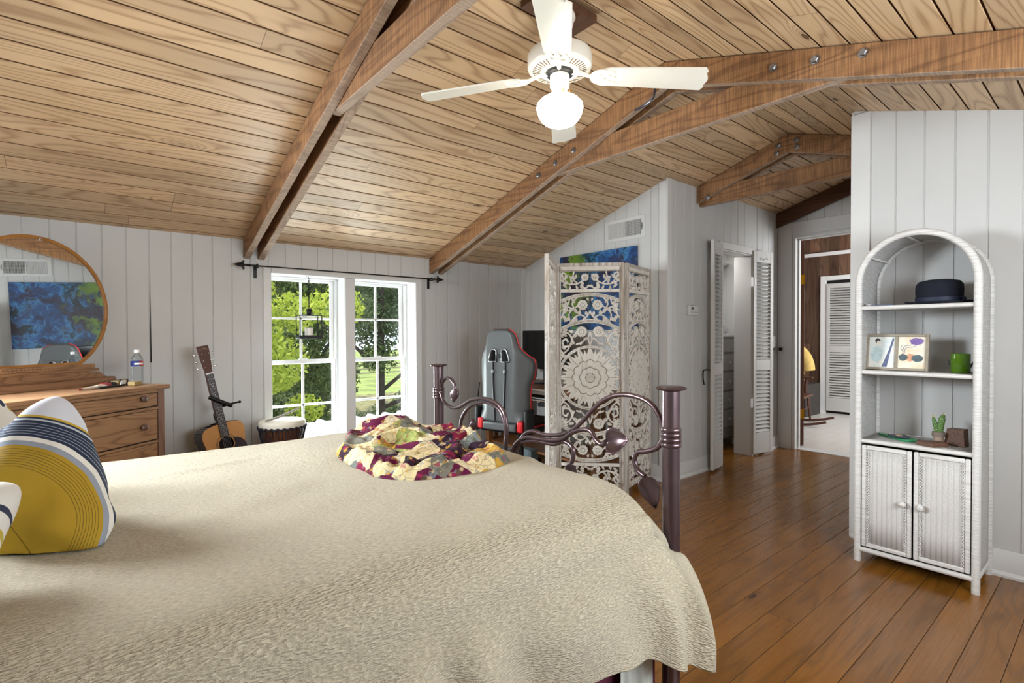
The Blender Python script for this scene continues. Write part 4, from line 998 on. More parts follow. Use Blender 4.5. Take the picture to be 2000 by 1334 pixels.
def round_edge(X, Z, T_): f = back_f(X, Z); return T_*np.sqrt(np.clip(1-(1-np.clip(f/.035, 0, 1))**2, 0, 1))
wing = lambda X, Z: .085*np.clip((np.abs(X)-.13)/.12, 0, 1)**1.6*np.clip((Z-.5)/.1, 0, 1)
# in the XZ plane mesh, y = -z value: front relief zf is toward -y (rear of chair)
BK = sdf_mesh('backrest', lambda X, Z: np.minimum(back_f(X, Z), -slot(X, Z)), -.28, .28, .49, 1.28, .006,
              lambda X, Z: .255+round_edge(X, Z, .035)-wing(X, Z)*.9-(Z-.5)*.10*0, lambda X, Z: .245-round_edge(X, Z, .035)-wing(X, Z)*1.25, 'pu', GC)
BK.rotation_euler = (0, 0, 0)
for s in (-1, 1):
    pts = [(s*(w_+.001), -(.250-float(.085*max(0, min(1, (w_-.13)/.12))**1.6)*1.07), z) for z, w_ in zip(ZS, WD_)]
    pts = pts[2:] 
    G().tube(pts, .005, 8).build('piping', 'red', GC, smooth=60)
    rim = [(s*.026, 0, .998), (s*.026, 0, 1.085), (s*.040, 0, 1.098), (s*.070, 0, 1.098), (s*.080, 0, 1.085), (s*.106, 0, 1.01), (s*.100, 0, .997)]
    G().tube([(x, -.294, z) for x, y, z in rim], .007, 8, closed=True).build('slot_rim', 'steel', GC, smooth=60)
    G().tube(smooth_path([(s*.062, -.296, 1.00), (s*.060, -.297, .85), (s*.050, -.297, .66), (s*.045, -.292, .52)], 6), .0075, 8).build('strap', 'blackp', GC, smooth=60)
    G().box((s*.061, -.300, .92), (.024, .012, .028)).build('buckle', 'steel', GC, bevel=.003)
    G().bb(s*.175, s*.225, -.30, -.235, .44, .53).build('bracket_cover', 'red', GC, bevel=.012)
    G().bb(s*.235, s*.265, -.29, -.17, .42, .62).build('recliner_arm', 'pud', GC, bevel=.012)
    G().tube([(s*.29, -.02, .42), (s*.30, -.02, .64)], .018, 10).bb(s*.27, s*.34, -.14, .14, .64, .67).build('armrest', 'blackp', GC, bevel=.01)
G().bb(-.165, .165, -.31, -.24, .44, .505).build('lumbar_cross', 'pu', GC, bevel=.014)
G().bb(-.027, .027, -.30, -.27, 1.03, 1.06).build('logo_clip', 'blackp', GC, bevel=.004)
G().bb(-.26, .26, -.25, .27, .41, .50).build('seat', 'pud', GC, bevel=.035, seg=4)
for s in (-1, 1): G().tube([(s*.255, -.2, .475), (s*.262, .25, .475)], .006, 8).build('piping', 'red', GC)
G().lathe([(.03, .10), (.03, .26), (.022, .26), (.022, .41)], 20).build('gas_lift', 'blackp', GC); G().bb(-.12, .12, -.12, .12, .39, .41).build('plate', 'blackp', GC)
for k in range(5):
    a = 2*pi*k/5+.3; c, s = math.cos(a), math.sin(a)
    l = G().tube([(0, 0, .12), (.30*c, .30*s, .085)], [.03, .018], 10).build('base_arm', 'blackp', GC)
    G().lathe([(.001, -.022), (.027, -.022), (.030, -.01), (.030, .01), (.027, .022), (.001, .022)], 16, (.30*c, .30*s, .036), 'X', cap=False).build('caster', 'blackp', l)

# ================================================================== painting, vent, thermostat
t = NT('abstract_oil_painting'); co = t.coord(); wv = t.noise(co, 4, 4, .6, out=1); cw = t.vm('ADD', co, t.vm('MULTIPLY', wv, (.5, .5, .5)))
n = t.noise(cw, 3.2, 5, .62); c = t.ramp(n, [(.28, '#080c20'), (.40, '#0f2a50'), (.47, '#1a4c86'), (.52, '#3f7fb8'), (.56, '#0f3a4a'), (.62, '#0c2230'), (.72, '#5b94c0')])
c = t.mix(t.mr(t.noise(cw, 2.3, 3), .50, .60, 0, .85), c, '#2c1022'); x, y, z = t.sep(co)
gmask = t.math('MULTIPLY', t.mr(t.noise(cw, 5, 3), .50, .60), t.mr(y, -.1, .44, 0, 1)); c = t.mix(gmask, c, '#7fa81e')
c = t.mix(t.math('MULTIPLY', t.mr(t.noise(cw, 9, 4, .7), .66, .76), .7), c, '#b5cdd8')
M['paint'] = t.set(c, .45); t.bump(t.noise(co, 90, 4), .3, .004)
PT = thing('painting', 'large abstract blue and green canvas on the wall under the vent, behind the carved screen', 'painting', (AX-.017, 3.177, 1.617))
G().bb(-.014, .014, -.455, .455, -.357, .357).build('canvas', 'paint', PT, bevel=.002)
VT = thing('wall_vent', 'white wall register with half-open vertical louvers above the painting', 'vent', (AX-.001, 2.865, 2.135))
g = G().bb(-.008, 0, -.214, -.178, -.096, .096).bb(-.008, 0, .178, .214, -.096, .096).bb(-.008, 0, -.178, .178, .066, .096).bb(-.008, 0, -.178, .178, -.096, -.066).bb(-.008, 0, -.006, .006, -.066, .066)
g.build('frame', 'trim', VT, bevel=.002)
G().bb(-.002, -.0005, .006, .178, -.066, .066).build('louver_backing', plain('grey_vent_back', '#8b8a88', .6), VT)
G().bb(-.002, -.0005, -.178, -.006, -.066, .066).build('dark_duct', 'darkhole', VT)
for a, b, nm in ((.008, .177, 'louver'), (-.177, -.008, 'grille')):
    g = G()
    for k in range(18): y = a+(b-a)*(k+.5)/18; hw_ = .0030 if nm == 'louver' else .0014; g.bb(-.006, -.002, y-hw_, y+hw_, -.066, .066)
    if nm == 'grille':
        for k in range(9): z = -.06+k*.015; g.bb(-.004, -.002, a, b, z-.001, z+.001)
    g.build(nm, 'trim', VT)
G().bb(-.014, -.008, -.192, -.188, -.03, .03).bb(-.02, -.014, -.200, -.186, -.003, .003).build('lever', 'steel', VT)
TH = thing('thermostat', 'small white thermostat on the closet side wall', 'thermostat', (4.04, EY-.001, 1.418))
G().bb(-.07, .07, -.028, 0, -.042, .042).build('housing', 'trim', TH, bevel=.006); G().bb(-.045, -.005, -.0295, -.027, .008, .028).build('display', plain('lcd', '#5a625c', .2), TH)
G().bb(-.055, .055, -.0295, -.027, -.018, -.014).build('cover_seam', 'wall_shade', TH)
SW = thing('light_switch', 'white light switch plate beside the closet corner', 'light switch', (5.64, EY-.001, 1.13))
G().bb(-.037, .037, -.006, 0, -.06, .06).build('plate', 'sash', SW, bevel=.002); G().bb(-.006, .006, -.016, -.005, -.012, .012).build('toggle', 'sash', SW, bevel=.001)
HK = thing('wall_hook', 'black iron ball-ended rod on the wall left of the far doorway', 'hook', (5.56, EY-.001, 1.055))
G().tube([(0, 0, 0), (0, -.03, 0), (.02, -.04, 0), (.135, -.04, -.003)], .007, 10).build('rod', 'black', HK); G().ball((.145, -.04, -.003), .019, 16).build('ball_end', 'black', HK)
G().lathe([(.001, -.004), (.02, -.004), (.02, 0), (.001, 0)], 16, (0, 0, 0), 'Y', cap=False).build('rose', 'black', HK)

# ================================================================== carved screen
PW, PH = .50, 1.75; Z0c = .892
def sd_circ(X, Z, x, z, r): return r-np.hypot(X-x, Z-z)
def petal(X, Z, x, z, ang, L, w_):
    c, s = math.cos(ang), math.sin(ang); u = (X-x)*c+(Z-z)*s; v = -(X-x)*s+(Z-z)*c; t = np.clip(u/L, 0, 1)
    half = w_*np.sin(pi*t**.75)*(1-.15*t); return np.where((u > 0) & (u < L), half-np.abs(v), -.01)
def arc(X, Z, pts, w_):
    P = smooth_path([(p[0], p[1], 0) for p in pts], 6); d = np.full(X.shape, 9.)
    for a, b in zip(P[:-1], P[1:]):
        ax, az, bx, bz = a.x, a.y, b.x, b.y; L2 = (bx-ax)**2+(bz-az)**2+1e-12
        h = np.clip(((X-ax)*(bx-ax)+(Z-az)*(bz-az))/L2, 0, 1); d = np.minimum(d, np.hypot(X-ax-h*(bx-ax), Z-az-h*(bz-az)))
    return w_-d
_cache = {}
def screen_fields(X, Z):
    key = (X.shape, float(X.flat[0]))
    if key in _cache: return _cache[key]
    x = np.abs(X-PW/2); tt = np.abs(Z-Z0c)          # fold both symmetries
    f = np.full(X.shape, -1.0); rel = np.zeros(X.shape)
    def U(g_, h=None):
        nonlocal f, rel
        f = np.maximum(f, g_)
        if h is not None: rel = np.where(g_ > 0, h, rel)
    # frame
    U(x-.222, .0); U(.0-(tt-PH)+-9); U(tt-.796, .0)
    # rails and arches
    U(.011-np.abs(tt-.652), 1.0)
    for zc, zs, w_ in ((.622, .572, .014), (.425, .358, .015)):
        cv = zc-(zc-zs)*(x/.224)**2; d = w_-np.abs(tt-cv); U(d, 1-.8*(np.abs(np.abs(tt-cv)-.004) < .0016))
    # ring and mandala
    r = np.hypot(x, tt); th = np.arctan2(tt, x); d = .011-np.abs(r-.232); U(d, 1-.8*(np.abs(r-.232) < .0016))
    def flower(cx, cz, R, n, inner=.35):
        rr = np.hypot(x-cx, tt-cz); a = np.arctan2(tt-cz, x-cx); e = R*(.86+.14*np.abs(np.cos(a*n/2)))-rr
        h = 1-.85*((np.abs(rr-R*inner) < .0018) | (rr < .003))-.5*((np.abs(rr-R*.62) < .0012)); U(e, h)
    a24 = (th+pi/16) % (pi/8)-pi/16; pb = .225*(1-np.abs(a24/(pi/16))**1.9*.42)-r; U(pb, .75-.55*(np.abs(a24)*r < .0012)-.5*(np.abs(np.abs(a24)-pi/16)*r < .0014))
    a16 = (th) % (pi/8)-pi/16; pb2 = .205*(1-np.abs(a16/(pi/16))**1.5*.35)-r; U(np.where(np.abs(a16) < .10, .215*(1-np.abs(a16)/.10*.25)-r, -.01), .6)
    for R, n_, hh in ((.135, 12, .9), (.080, 8, 1.0), (.036, 10, 1.1)):
        e = R*(.88+.12*np.abs(np.cos(th*n_/2)))-r
        rel = np.where(e > 0, hh, rel); rel = np.where(np.abs(e) < .0022, .05, rel)
    rel = np.where((r < .026) & ((np.sin(th*18)*np.sin(r*900)) > .3), .4, rel)
    # vines and leaves
    vines = [
      ([(.015, .770), (.07, .715), (.13, .700), (.19, .715), (.222, .74)], .0065), ([(.09, .705), (.125, .74), (.120, .79)], .006), ([(.15, .70), (.185, .735), (.18, .775), (.205, .79)], .006),
      ([(.0, .69), (.03, .672), (.06, .66)], .006), ([(.06, .715), (.05, .68), (.03, .668)], .006),
      ([(.07, .56), (.12, .52), (.17, .53), (.224, .50)], .006), ([(.10, .60), (.13, .56), (.12, .52)], .0065), ([(.15, .595), (.165, .55), (.19, .53)], .006),
      ([(.03, .45), (.07, .47), (.11, .455), (.15, .41)], .006), ([(.0, .50), (.02, .46), (.05, .44)], .006), ([(.12, .52), (.155, .48), (.15, .43)], .006), ([(.19, .53), (.20, .48), (.222, .44)], .007),
      ([(.10, .34), (.13, .30), (.12, .255)], .0065), ([(.222, .345), (.16, .33), (.135, .285), (.155, .24), (.195, .235), (.205, .27), (.180, .29), (.165, .27)], .0075),
      ([(.03, .30), (.06, .265), (.10, .25)], .0065), ([(.0, .34), (.015, .29), (.0, .25)], .0065), ([(.215, .20), (.20, .17), (.224, .13)], .008), ([(.15, .24), (.17, .205), (.215, .17)], .007)]
    for p_, w_ in vines:
        d = arc(x, tt, p_, w_); U(d, .7)
    leaves = [(.07, .70, -1.9, .045, .012), (.045, .715, -.9, .05, .011), (.13, .705, 1.2, .05, .011), (.125, .745, .4, .04, .012), (.17, .72, -.7, .05, .012), (.19, .74, 2.3, .05, .012), (.20, .70, -2.4, .045, .011), (.10, .775, -1.2, .05, .011), (.21, .79, -1.6, .05, .012), (.02, .675, 2.0, .03, .009), (.09, .66, 1.2, .04, .01), (.15, .655, 1.6, .04, .01),
      (.11, .56, .9, .05, .013), (.12, .52, -.4, .055, .013), (.12, .52, -2.2, .055, .014), (.17, .53, 1.3, .06, .013), (.17, .53, -1.2, .06, .014), (.20, .52, 1.9, .05, .012), (.15, .45, -.6, .06, .014), (.08, .47, 1.7, .045, .013), (.05, .45, -2.2, .045, .012), (.03, .50, -1.7, .045, .012), (.10, .455, -1.4, .045, .012), (.20, .47, -2.0, .06, .014), (.18, .60, -1.0, .05, .012), (.21, .56, -2.2, .05, .012), (.14, .42, 2.5, .05, .012), (.02, .60, -1.9, .03, .01),
      (.12, .34, .3, .05, .013), (.12, .30, 2.2, .045, .012), (.13, .27, -1.0, .045, .012), (.02, .30, -.6, .045, .011), (.20, .34, 2.5, .05, .013), (.17, .31, .5, .05, .012), (.06, .27, -1.0, .035, .01), (.18, .21, .6, .045, .012), (.21, .18, -2.4, .05, .012), (.20, .30, .9, .05, .012), (.17, .36, -.5, .05, .012)]
    for (px, pz, an, L, w_) in leaves:
        d = petal(x, tt, px, pz, an, L, w_); c, s = math.cos(an), math.sin(an); v = -(x-px)*s+(tt-pz)*c
        U(d, .75-.5*(np.abs(v) < .0011))
    flower(.037, .752, .030, 10); flower(.055, .545, .040, 12, .4); flower(.063, .345, .043, 14, .4)
    flower(.212, .745, .026, 8)
    fr = (x > .222) | (tt > .796)
    rel = np.where(fr, .9, rel); rel = np.where(np.abs(x-.2275) < .0016, .2, rel); rel = np.where((np.abs(tt-.803) < .0016) & (x < .224), .2, rel)
    # clip to the panel, open gap under the bottom rail between the feet
    out = np.minimum(np.minimum(PW/2-x, PH-Z), Z)
    legs = np.where((Z < .055) & (x < .222), -.01, 1)
    f = np.minimum(np.minimum(f, out+.001), legs)
    _cache[key] = (f, rel); return f, rel
t = NT('whitewashed_carved_wood'); co = t.coord(); at = t.n('ShaderNodeVertexColor', layer_name='relief'); rl = t.sep(at.outputs[0])[0]
wn_ = t.noise(co, 14, 5, .7); w2 = t.noise(t.vm('MULTIPLY', co, (60, 60, 3)), 1.0, 3, .6)
c = t.mix(t.mr(wn_, .42, .62, 0, .35), '#dfdbd3', '#beb4a6'); c = t.mix(t.mr(rl, .15, .6, .75, 0), c, '#7b6048')
c = t.mix(t.mr(w2, .60, .74, 0, .5), c, '#8a7460')
M['carved'] = t.set(c, .75); t.bump(w2, .2, .002)
t = NT('whitewashed_frame_wood'); co = t.coord(); w2 = t.noise(t.vm('MULTIPLY', co, (45, 45, 2.2)), 1.0, 4, .65); w3 = t.noise(co, 7, 4, .7)
c = t.mix(t.mr(w2, .40, .62, 0, 1), '#d4d2ce', '#a39484'); c = t.mix(t.mr(w3, .54, .70, 0, .75), c, '#6f5543')
M['wframe'] = t.set(c, .8); t.bump(w2, .3, .002)
SC = thing('folding_screen', 'tall whitewashed carved wooden folding screen with a flower mandala panel, before the desk', 'folding screen', (2.93, 2.60, 0))
SC_M = None
def screen_panel(L, ang, flip=1):
    global SC_M
    p = bpy.data.objects.new('panel', None); C.objects.link(p); p.parent = SC; p.location = (L[0]-2.93, L[1]-2.60, 0); p.rotation_euler = (0, 0, math.radians(ang))
    if SC_M is None:
        o = sdf_mesh('fretwork', lambda X, Z: screen_fields(X, Z)[0], 0.014, PW-.014, .02, 1.735, .0026, lambda X, Z: .004+.007*screen_fields(X, Z)[1], -.006, 'carved', p,
                     attr=lambda X, Z: screen_fields(X, Z)[1], smooth=30)
        SC_M = o
    else:
        o = SC_M.copy(); C.objects.link(o); o.parent = p
    for x in (0, PW-.022):
        G().bb(x, x+.022, -.015, .015, .0, PH).build('stile', 'wframe', p, bevel=.002)
        G().bb(x+(.024 if x == 0 else -.012), x+(.034 if x == 0 else -.002), -.013, .013, .055, PH-.03).build('inner_molding', 'wframe', p, bevel=.002)
    G().bb(.022, PW-.022, -.015, .015, PH-.024, PH).build('top_rail', 'wframe', p, bevel=.002)
    G().bb(.022, PW-.022, -.015, .015, .055, .08).build('bottom_rail', 'wframe', p, bevel=.002)
    return p
screen_panel((2.764, 2.787), -46.0); screen_panel((3.140, 2.432), 15.2); screen_panel((2.362, 2.472), 39.2)

# ================================================================== closet leaves and contents
for (lx, ly, ang, W1, lab, hx) in ((4.240, 2.338, 14.0, .318, 'white louvred closet leaf standing open, left of the closet opening', 0), (5.125, 2.405, -12.5, .292, 'white louvred closet leaf standing open, right of the closet opening', 1)):
    dd = bpy.data.objects.new('door_6' if hx == 0 else 'door_7', None); C.objects.link(dd); dd['kind'] = 'structure'; dd['label'] = lab; dd.location = (lx, ly, 0); dd.rotation_euler = (0, 0, math.radians(ang))
    L = louver_leaf('leaf', W1, 2.02, dd, .02, [(.228, .85), (.956, 1.925)])
    if hx == 0: G().tube(smooth_path([(.02, .03, .90), (.0, .075, .90), (-.03, .08, .885), (-.035, .08, .84), (-.02, .08, .80), (-.02, .075, .77)], 5), .0055, 8).build('handle', 'black', dd)
    else:
        for z in (.53, 1.73): G().bb(-.045, -.002, -.004, -.001, z-.045, z+.045).bb(-.002, .035, -.004, -.001, z-.035, z+.035).tube([(-.002, -.005, z-.045), (-.002, -.005, z+.045)], .004, 8).build('hinge', 'trim', dd)
        G().tube(smooth_path([(.12, -.005, 1.965), (.125, -.02, 1.955), (.14, -.03, 1.965), (.15, -.03, 1.975), (.16, -.03, 1.965), (.175, -.02, 1.955), (.18, -.005, 1.965)], 4), .003, 6).build('hook', 'trim', dd)
CH = thing('closet_chest', 'narrow white chest of drawers with round knobs inside the closet', 'chest of drawers', (5.12, 2.80, 0))
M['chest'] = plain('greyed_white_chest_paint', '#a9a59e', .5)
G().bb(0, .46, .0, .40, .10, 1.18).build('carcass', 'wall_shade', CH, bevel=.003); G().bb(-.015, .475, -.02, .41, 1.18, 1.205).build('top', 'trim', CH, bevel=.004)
for x in (.0, .42):
    for y in (.0, .36): G().bb(x, x+.04, y, y+.04, 0, .12).build('leg', 'trim', CH)
for k, (a, b) in enumerate(((1.02, 1.16), (.82, .995), (.615, .80), (.415, .595), (.215, .395))):
    d_ = G().bb(.02, .44, -.016, .0, a, b).build('drawer', 'chest', CH, bevel=.004)
    if k: G().lathe([(.001, -.045), (.014, -.043), (.017, -.034), (.008, -.022), (.008, -.016), (.001, -.016)], 16, (.225, 0, (a+b)/2), 'Y', cap=False).build('knob', 'trim', d_)
M['bluecloth'] = plain('blue_cloth', '#2c4a8a', .85, var=.2); M['greycloth'] = plain('grey_cloth', '#7d828a', .85, var=.2); M['whitecloth'] = plain('white_cloth', '#d6d6da', .85)
lump('cap', 'greycloth', 'grey cloth topping the pile on the closet chest', 'cloth', (5.30, 2.93, 1.43), (.09, .08, .06), 11)
lump('blue_cloth', 'bluecloth', 'blue folded cloth in the pile on the closet chest', 'cloth', (5.30, 2.94, 1.34), (.12, .10, .06), 12)
lump('white_cloth', 'whitecloth', 'white crumpled cloth at the front of the closet chest', 'cloth', (5.40, 2.92, 1.255), (.11, .09, .055), 14)
lump('grey_cloth', 'greycloth', 'dark grey cloth under the blue cloth on the closet chest', 'cloth', (5.28, 2.92, 1.25), (.09, .08, .05), 16)
CS = thing('closet_shelf', 'white closet shelf high above the chest', 'shelf', (4.9, 3.0, 2.0)); G().bb(-.9, .8, -.02, .35, 0, .02).build('board', 'trim', CS); G().bb(-.9, .8, .33, .35, -.08, 0).build('cleat', 'trim', CS)

# ================================================================== far room furniture
RC = thing('rocking_chair', 'brown wooden rocking chair behind the open far door', 'rocking chair', (7.45, 3.00, 0), math.radians(180+8))
M['rock'] = wood('rocker_wood', '#5c3a2a', '#33201a', 'X', K=3, rough=.4, line=.3, knots=0)
for s in (-.24, .24):
    G().tube([(s, -.42+.1*i, .018+.055*((-.42+.1*i-.08)/.5)**2*1.9) for i in range(10)], .016, 8).build('rocker', 'rock', RC)
    G().tube([(s*.95, .20, .04), (s*.9, .17, .36)], [.014, .019], 10).build('leg', 'rock', RC); G().tube([(s*.95, -.20, .05), (s*.9, -.17, .36)], [.014, .018], 10).build('leg', 'rock', RC)
    G().tube([(s, .14, .38), (s, .14, .48), (s*1.02, .15, .60)], [.013, .02, .012], 10).build('arm_post', 'rock', RC); G().box((s*1.03, .0, .61), (.055, .46, .022)).build('arm', 'rock', RC, bevel=.006)
    G().tube([(s*.85, -.20, .37), (s*.80, -.36, 1.10)], .016, 10).build('back_post', 'rock', RC)
G().box((0, 0, .375), (.50, .46, .035)).build('seat', 'rock', RC, bevel=.01)
for x in (-.12, -.04, .04, .12): G().tube([(x, -.21, .39), (x, -.35, 1.05)], .010, 8).build('spindle', 'rock', RC)
G().tube([(-.2, -.355, 1.08), (0, -.37, 1.11), (.2, -.355, 1.08)], .028, 10).build('crest', 'rock', RC)
for y, z in ((.18, .2), (-.18, .2)): G().tube([(-.22, y, z), (.22, y, z)], .009, 8).build('stretcher', 'rock', RC)
g = G().tube(smooth_path([(7.60, 3.16, .98), (7.56, 3.00, 1.00), (7.50, 2.86, .91), (7.46, 2.80, .80), (7.46, 2.79, .72)], 8), [.10]*33, 18)
g.v = [tuple(Vector(p)+Vector(p).normalized()*.018*noise.noise(Vector(p)*9)) for p in g.v]
g.tube(smooth_path([(7.66, 3.20, .80), (7.60, 3.0, .84), (7.50, 2.92, .74), (7.47, 2.90, .66)], 8), .075, 16)
o = tag(g.build('yellow_blanket', plain('yellow_plush', '#c7a861', .95, var=.12, vs=12, bump=.5, bs=60), None, smooth=80), 'fluffy yellow blanket draped over the arm of the rocking chair', 'blanket')
o = tag(G().bb(8.05, 8.6, 3.02, 3.9, .0, .47).build('trunk', plain('dark_trunk', '#3b3632', .6, var=.2, vs=8), None, bevel=.01), 'dark trunk against the panelled wall behind the rocking chair', 'trunk')
# ================================================================== wicker cabinet
t = NT('white_wicker_weave'); uv = t.coord('UV'); x, y, z = t.sep(uv)
row = t.math('DIVIDE', y, .0050); col = t.math('DIVIDE', x, .0125)
par = t.math('MULTIPLY', t.math('FLOORED_MODULO', t.math('FLOOR', row), 2.), pi)
hr = t.math('ABSOLUTE', t.math('SINE', t.math('MULTIPLY', row, pi)))
hc = t.math('MULTIPLY_ADD', t.math('COSINE', t.math('ADD', t.math('MULTIPLY', col, 2*pi), par)), .5, .5)
h = t.math('MULTIPLY', hr, t.math('MULTIPLY_ADD', hc, .55, .45))
gap = t.white(t.math('ADD', t.math('FLOOR', row), t.math('MULTIPLY', t.math('FLOOR', col), 13.7)))
pit = t.math('MULTIPLY', t.math('LESS_THAN', h, .22), 1.0)
c = t.mix(t.mr(h, .05, .5, 0, 1), '#b9b6b2', '#dddcda'); c = t.mix(t.math('MULTIPLY', pit, t.math('GREATER_THAN', gap, .7)), c, '#4a4744')
M['wicker'] = t.set(c, .55); t.bump(h, .9, .004)
t = NT('white_wrapped_cane'); co = t.coord(); w2 = t.noise(t.vm('MULTIPLY', co, (8, 8, 260)), 1.0, 2)
M['wrap'] = t.set(t.mix(t.mr(w2, .3, .6), '#b9b6b2', '#dbdad8'), .5); t.bump(w2, .6, .002)
def uvgrid(name, P, nu, nv, lu, lv, mat, parent, solid=.006, smooth=60):
    """P(i/nu, j/nv) -> point; UV in metres"""
    V = [P(i/nu, j/nv) for i in range(nu+1) for j in range(nv+1)]; F = []
    for i in range(nu):
        for j in range(nv): k = i*(nv+1)+j; F.append((k, k+nv+1, k+nv+2, k+1))
    UV = [(j/nv*lv, i/nu*lu) for i in range(nu+1) for j in range(nv+1)]
    me = bpy.data.meshes.new(name); me.from_pydata(V, [], F); me.update()
    ul = me.uv_layers.new(name='UVMap'); li = np.zeros(len(me.loops), np.int32); me.loops.foreach_get('vertex_index', li); ul.data.foreach_set('uv', np.array(UV, np.float32)[li].ravel())
    me.polygons.foreach_set('use_smooth', [True]*len(me.polygons)); me.materials.append(M[mat])
    o = bpy.data.objects.new(name, me); C.objects.link(o); o.parent = parent
    if solid: m = o.modifiers.new('solid', 'SOLIDIFY'); m.thickness = solid; m.offset = 0
    return o
CB = thing('wicker_cabinet', 'tall white wicker cabinet with arched top, open shelves and two lower doors', 'cabinet', (3.2, .70, 0))
# local: x depth 0 (front) .. .33, y -.255 .. .255
YW, DX, ZS_ = .240, .315, 1.478
arch = [(YW, .0), (YW, .5), (YW, 1.0), (YW, ZS_)]+[(YW*math.cos(a), ZS_+(1.722-ZS_)*math.sin(a)) for a in np.linspace(0, pi, 33)[1:-1]]+[(-YW, ZS_), (-YW, 1.0), (-YW, .5), (-YW, .0)]
for xx, nm in ((0.0, 'front_frame'), (DX, 'back_frame')):
    fr = G().tube([(xx, y, max(z, .0)) for y, z in arch], .0165, 14).build(nm, 'wrap', CB, smooth=70)
L = [0]; A = [(YW, .065)]+arch[1:-1]+[(-YW, .065)]
for a, b in zip(A[:-1], A[1:]): L.append(L[-1]+math.hypot(a[0]-b[0], a[1]-b[1]))
def shellP(u, v):
    s = u*L[-1]; return (v*DX, float(np.interp(s, L, [a[0] for a in A])), float(np.interp(s, L, [a[1] for a in A])))
uvgrid('woven_shell', shellP, 120, 6, L[-1], DX, 'wicker', CB)
for k, zc in enumerate((1.352, 1.012, .645)):
    sh = uvgrid('shelf', lambda u, v, zc=zc: (.012+v*(DX-.024), -YW+.014+u*(2*YW-.028), zc), 6, 6, 2*YW, DX, 'wicker', CB, solid=.016)
    [G().tube([(xe, -YW+.01, zc), (xe, YW-.01, zc)], .011, 10).build('shelf_edge', 'wrap', sh) for xe in (.008, DX-.008)]
for a in (.62, 1.40, 2.2): G().tube([(0, YW*.965*math.cos(a), ZS_+(1.722-ZS_)*.965*math.sin(a)), (DX, YW*.965*math.cos(a), ZS_+(1.722-ZS_)*.965*math.sin(a))], .006, 8).build('arch_strut', 'wrap', CB)
G().tube([(0, -YW, .065), (0, YW, .065)], .013, 10).build('bottom_bar', 'wrap', CB); G().tube([(DX, -YW, .065), (DX, YW, .065)], .013, 10).build('bottom_bar', 'wrap', CB)
for s in (-1, 1): G().tube([(0, s*YW, .065), (DX, s*YW, .065)], .012, 10).build('bottom_bar', 'wrap', CB)
G().bb(.02, DX, -YW+.01, YW-.01, .07, .08).bb(DX-.02, DX-.012, -YW+.01, YW-.01, .08, .63).build('inner_box', 'darkhole', CB)
t = NT('wicker_door_panel'); uv = t.coord('UV'); x, y, z = t.sep(uv)        # x across, y up (metres)
row = t.math('DIVIDE', y, .0044); hr = t.math('ABSOLUTE', t.math('SINE', t.math('MULTIPLY', row, pi)))
rb = t.math('DIVIDE', x, .0215); rbf = t.math('PINGPONG', rb, .5); hc = t.mr(rbf, .0, .35)
h = t.math('MULTIPLY', t.math('MULTIPLY_ADD', hr, .5, .5), t.math('MULTIPLY_ADD', hc, .6, .4))
hole = t.math('MULTIPLY', t.math('LESS_THAN', rbf, .09), t.math('LESS_THAN', hr, .55))
c = t.mix(t.mr(h, .2, .8), '#c2c0bc', '#e2e1df'); c = t.mix(t.math('MULTIPLY', hole, .6), c, '#7d7975')
M['wdoor'] = t.set(c, .5); t.bump(h, .9, .004)
for s, nm in ((1, 'door'), (-1, 'door')):
    y0, y1 = (.004, YW-.020) if s > 0 else (-YW+.020, -.004)
    dr_ = G().bb(-.010, .008, y0, y0+.020, .085, .625).bb(-.010, .008, y1-.020, y1, .085, .625).bb(-.0095, .0075, y0+.0203, y1-.0203, .085, .107).bb(-.0095, .0075, y0+.0203, y1-.0203, .603, .625).build('door', 'wrap', CB, bevel=.005)
    uvgrid('woven_panel', lambda u, v, y0=y0, y1=y1: (-.003, y0+.018+v*(y1-y0-.036), .105+u*.50), 4, 4, .50, y1-y0-.036, 'wdoor', dr_, solid=.004)
    g = G()
    for yb in (y0+.027, y1-.027):
        for ph in (0, pi):
            g.tube([(-.0075+.002*math.cos(k*.9+ph), yb+.0045*math.sin(k*.9+ph), .11+k*.0041) for k in range(120)], .0021, 6)
    g.build('braid', 'wrap', dr_, smooth=80)
    yk = y0+.032 if s > 0 else y1-.032
    G().lathe([(.001, -.043), (.010, -.042), (.0155, -.035), (.015, -.027), (.008, -.020), (.007, -.008), (.001, -.008)], 18, (0, yk, .355), 'X', cap=False).build('knob', 'wrap', dr_, smooth=70)

# ---- things on its shelves (world coordinates)
M['felt'] = plain('navy_felt', '#0b1020', .95, var=.1, vs=60, spec=.15) if 0 else plain('navy_felt', '#0b1020', .95, var=.1, vs=60)
HT = thing('bowler_hat', 'dark navy felt bowler hat on the top shelf of the wicker cabinet', 'hat', (3.355, .632, 1.3615))
def hat(pr, nm, mt, par):
    g = G().lathe(pr, 48, cap=False); g.v = [(p[0]*.98+0, p[1]*1.0, p[2]+.020*max(0, abs(p[1])-.09)*4*(1 if pr is brim else 0)) for p in g.v]; return g.build(nm, mt, par, smooth=60)
brim = [(.001, .0), (.085, .0), (.122, .003), (.141, .010), (.142, .015), (.137, .013), (.120, .008), (.088, .007)]
hat(brim, 'brim', 'felt', HT)
hat([(.092, .006), (.095, .03), (.097, .075), (.095, .102), (.083, .119), (.05, .127), (.001, .129)], 'crown', 'felt', HT)
hat([(.0965, .008), (.0985, .036), (.095, .037)], 'hat_band', plain('navy_ribbon', '#151d38', .6), HT)
G().box((-.02, -.101, .024), (.04, .010, .022)).build('bow', M['felt'], HT, bevel=.003)
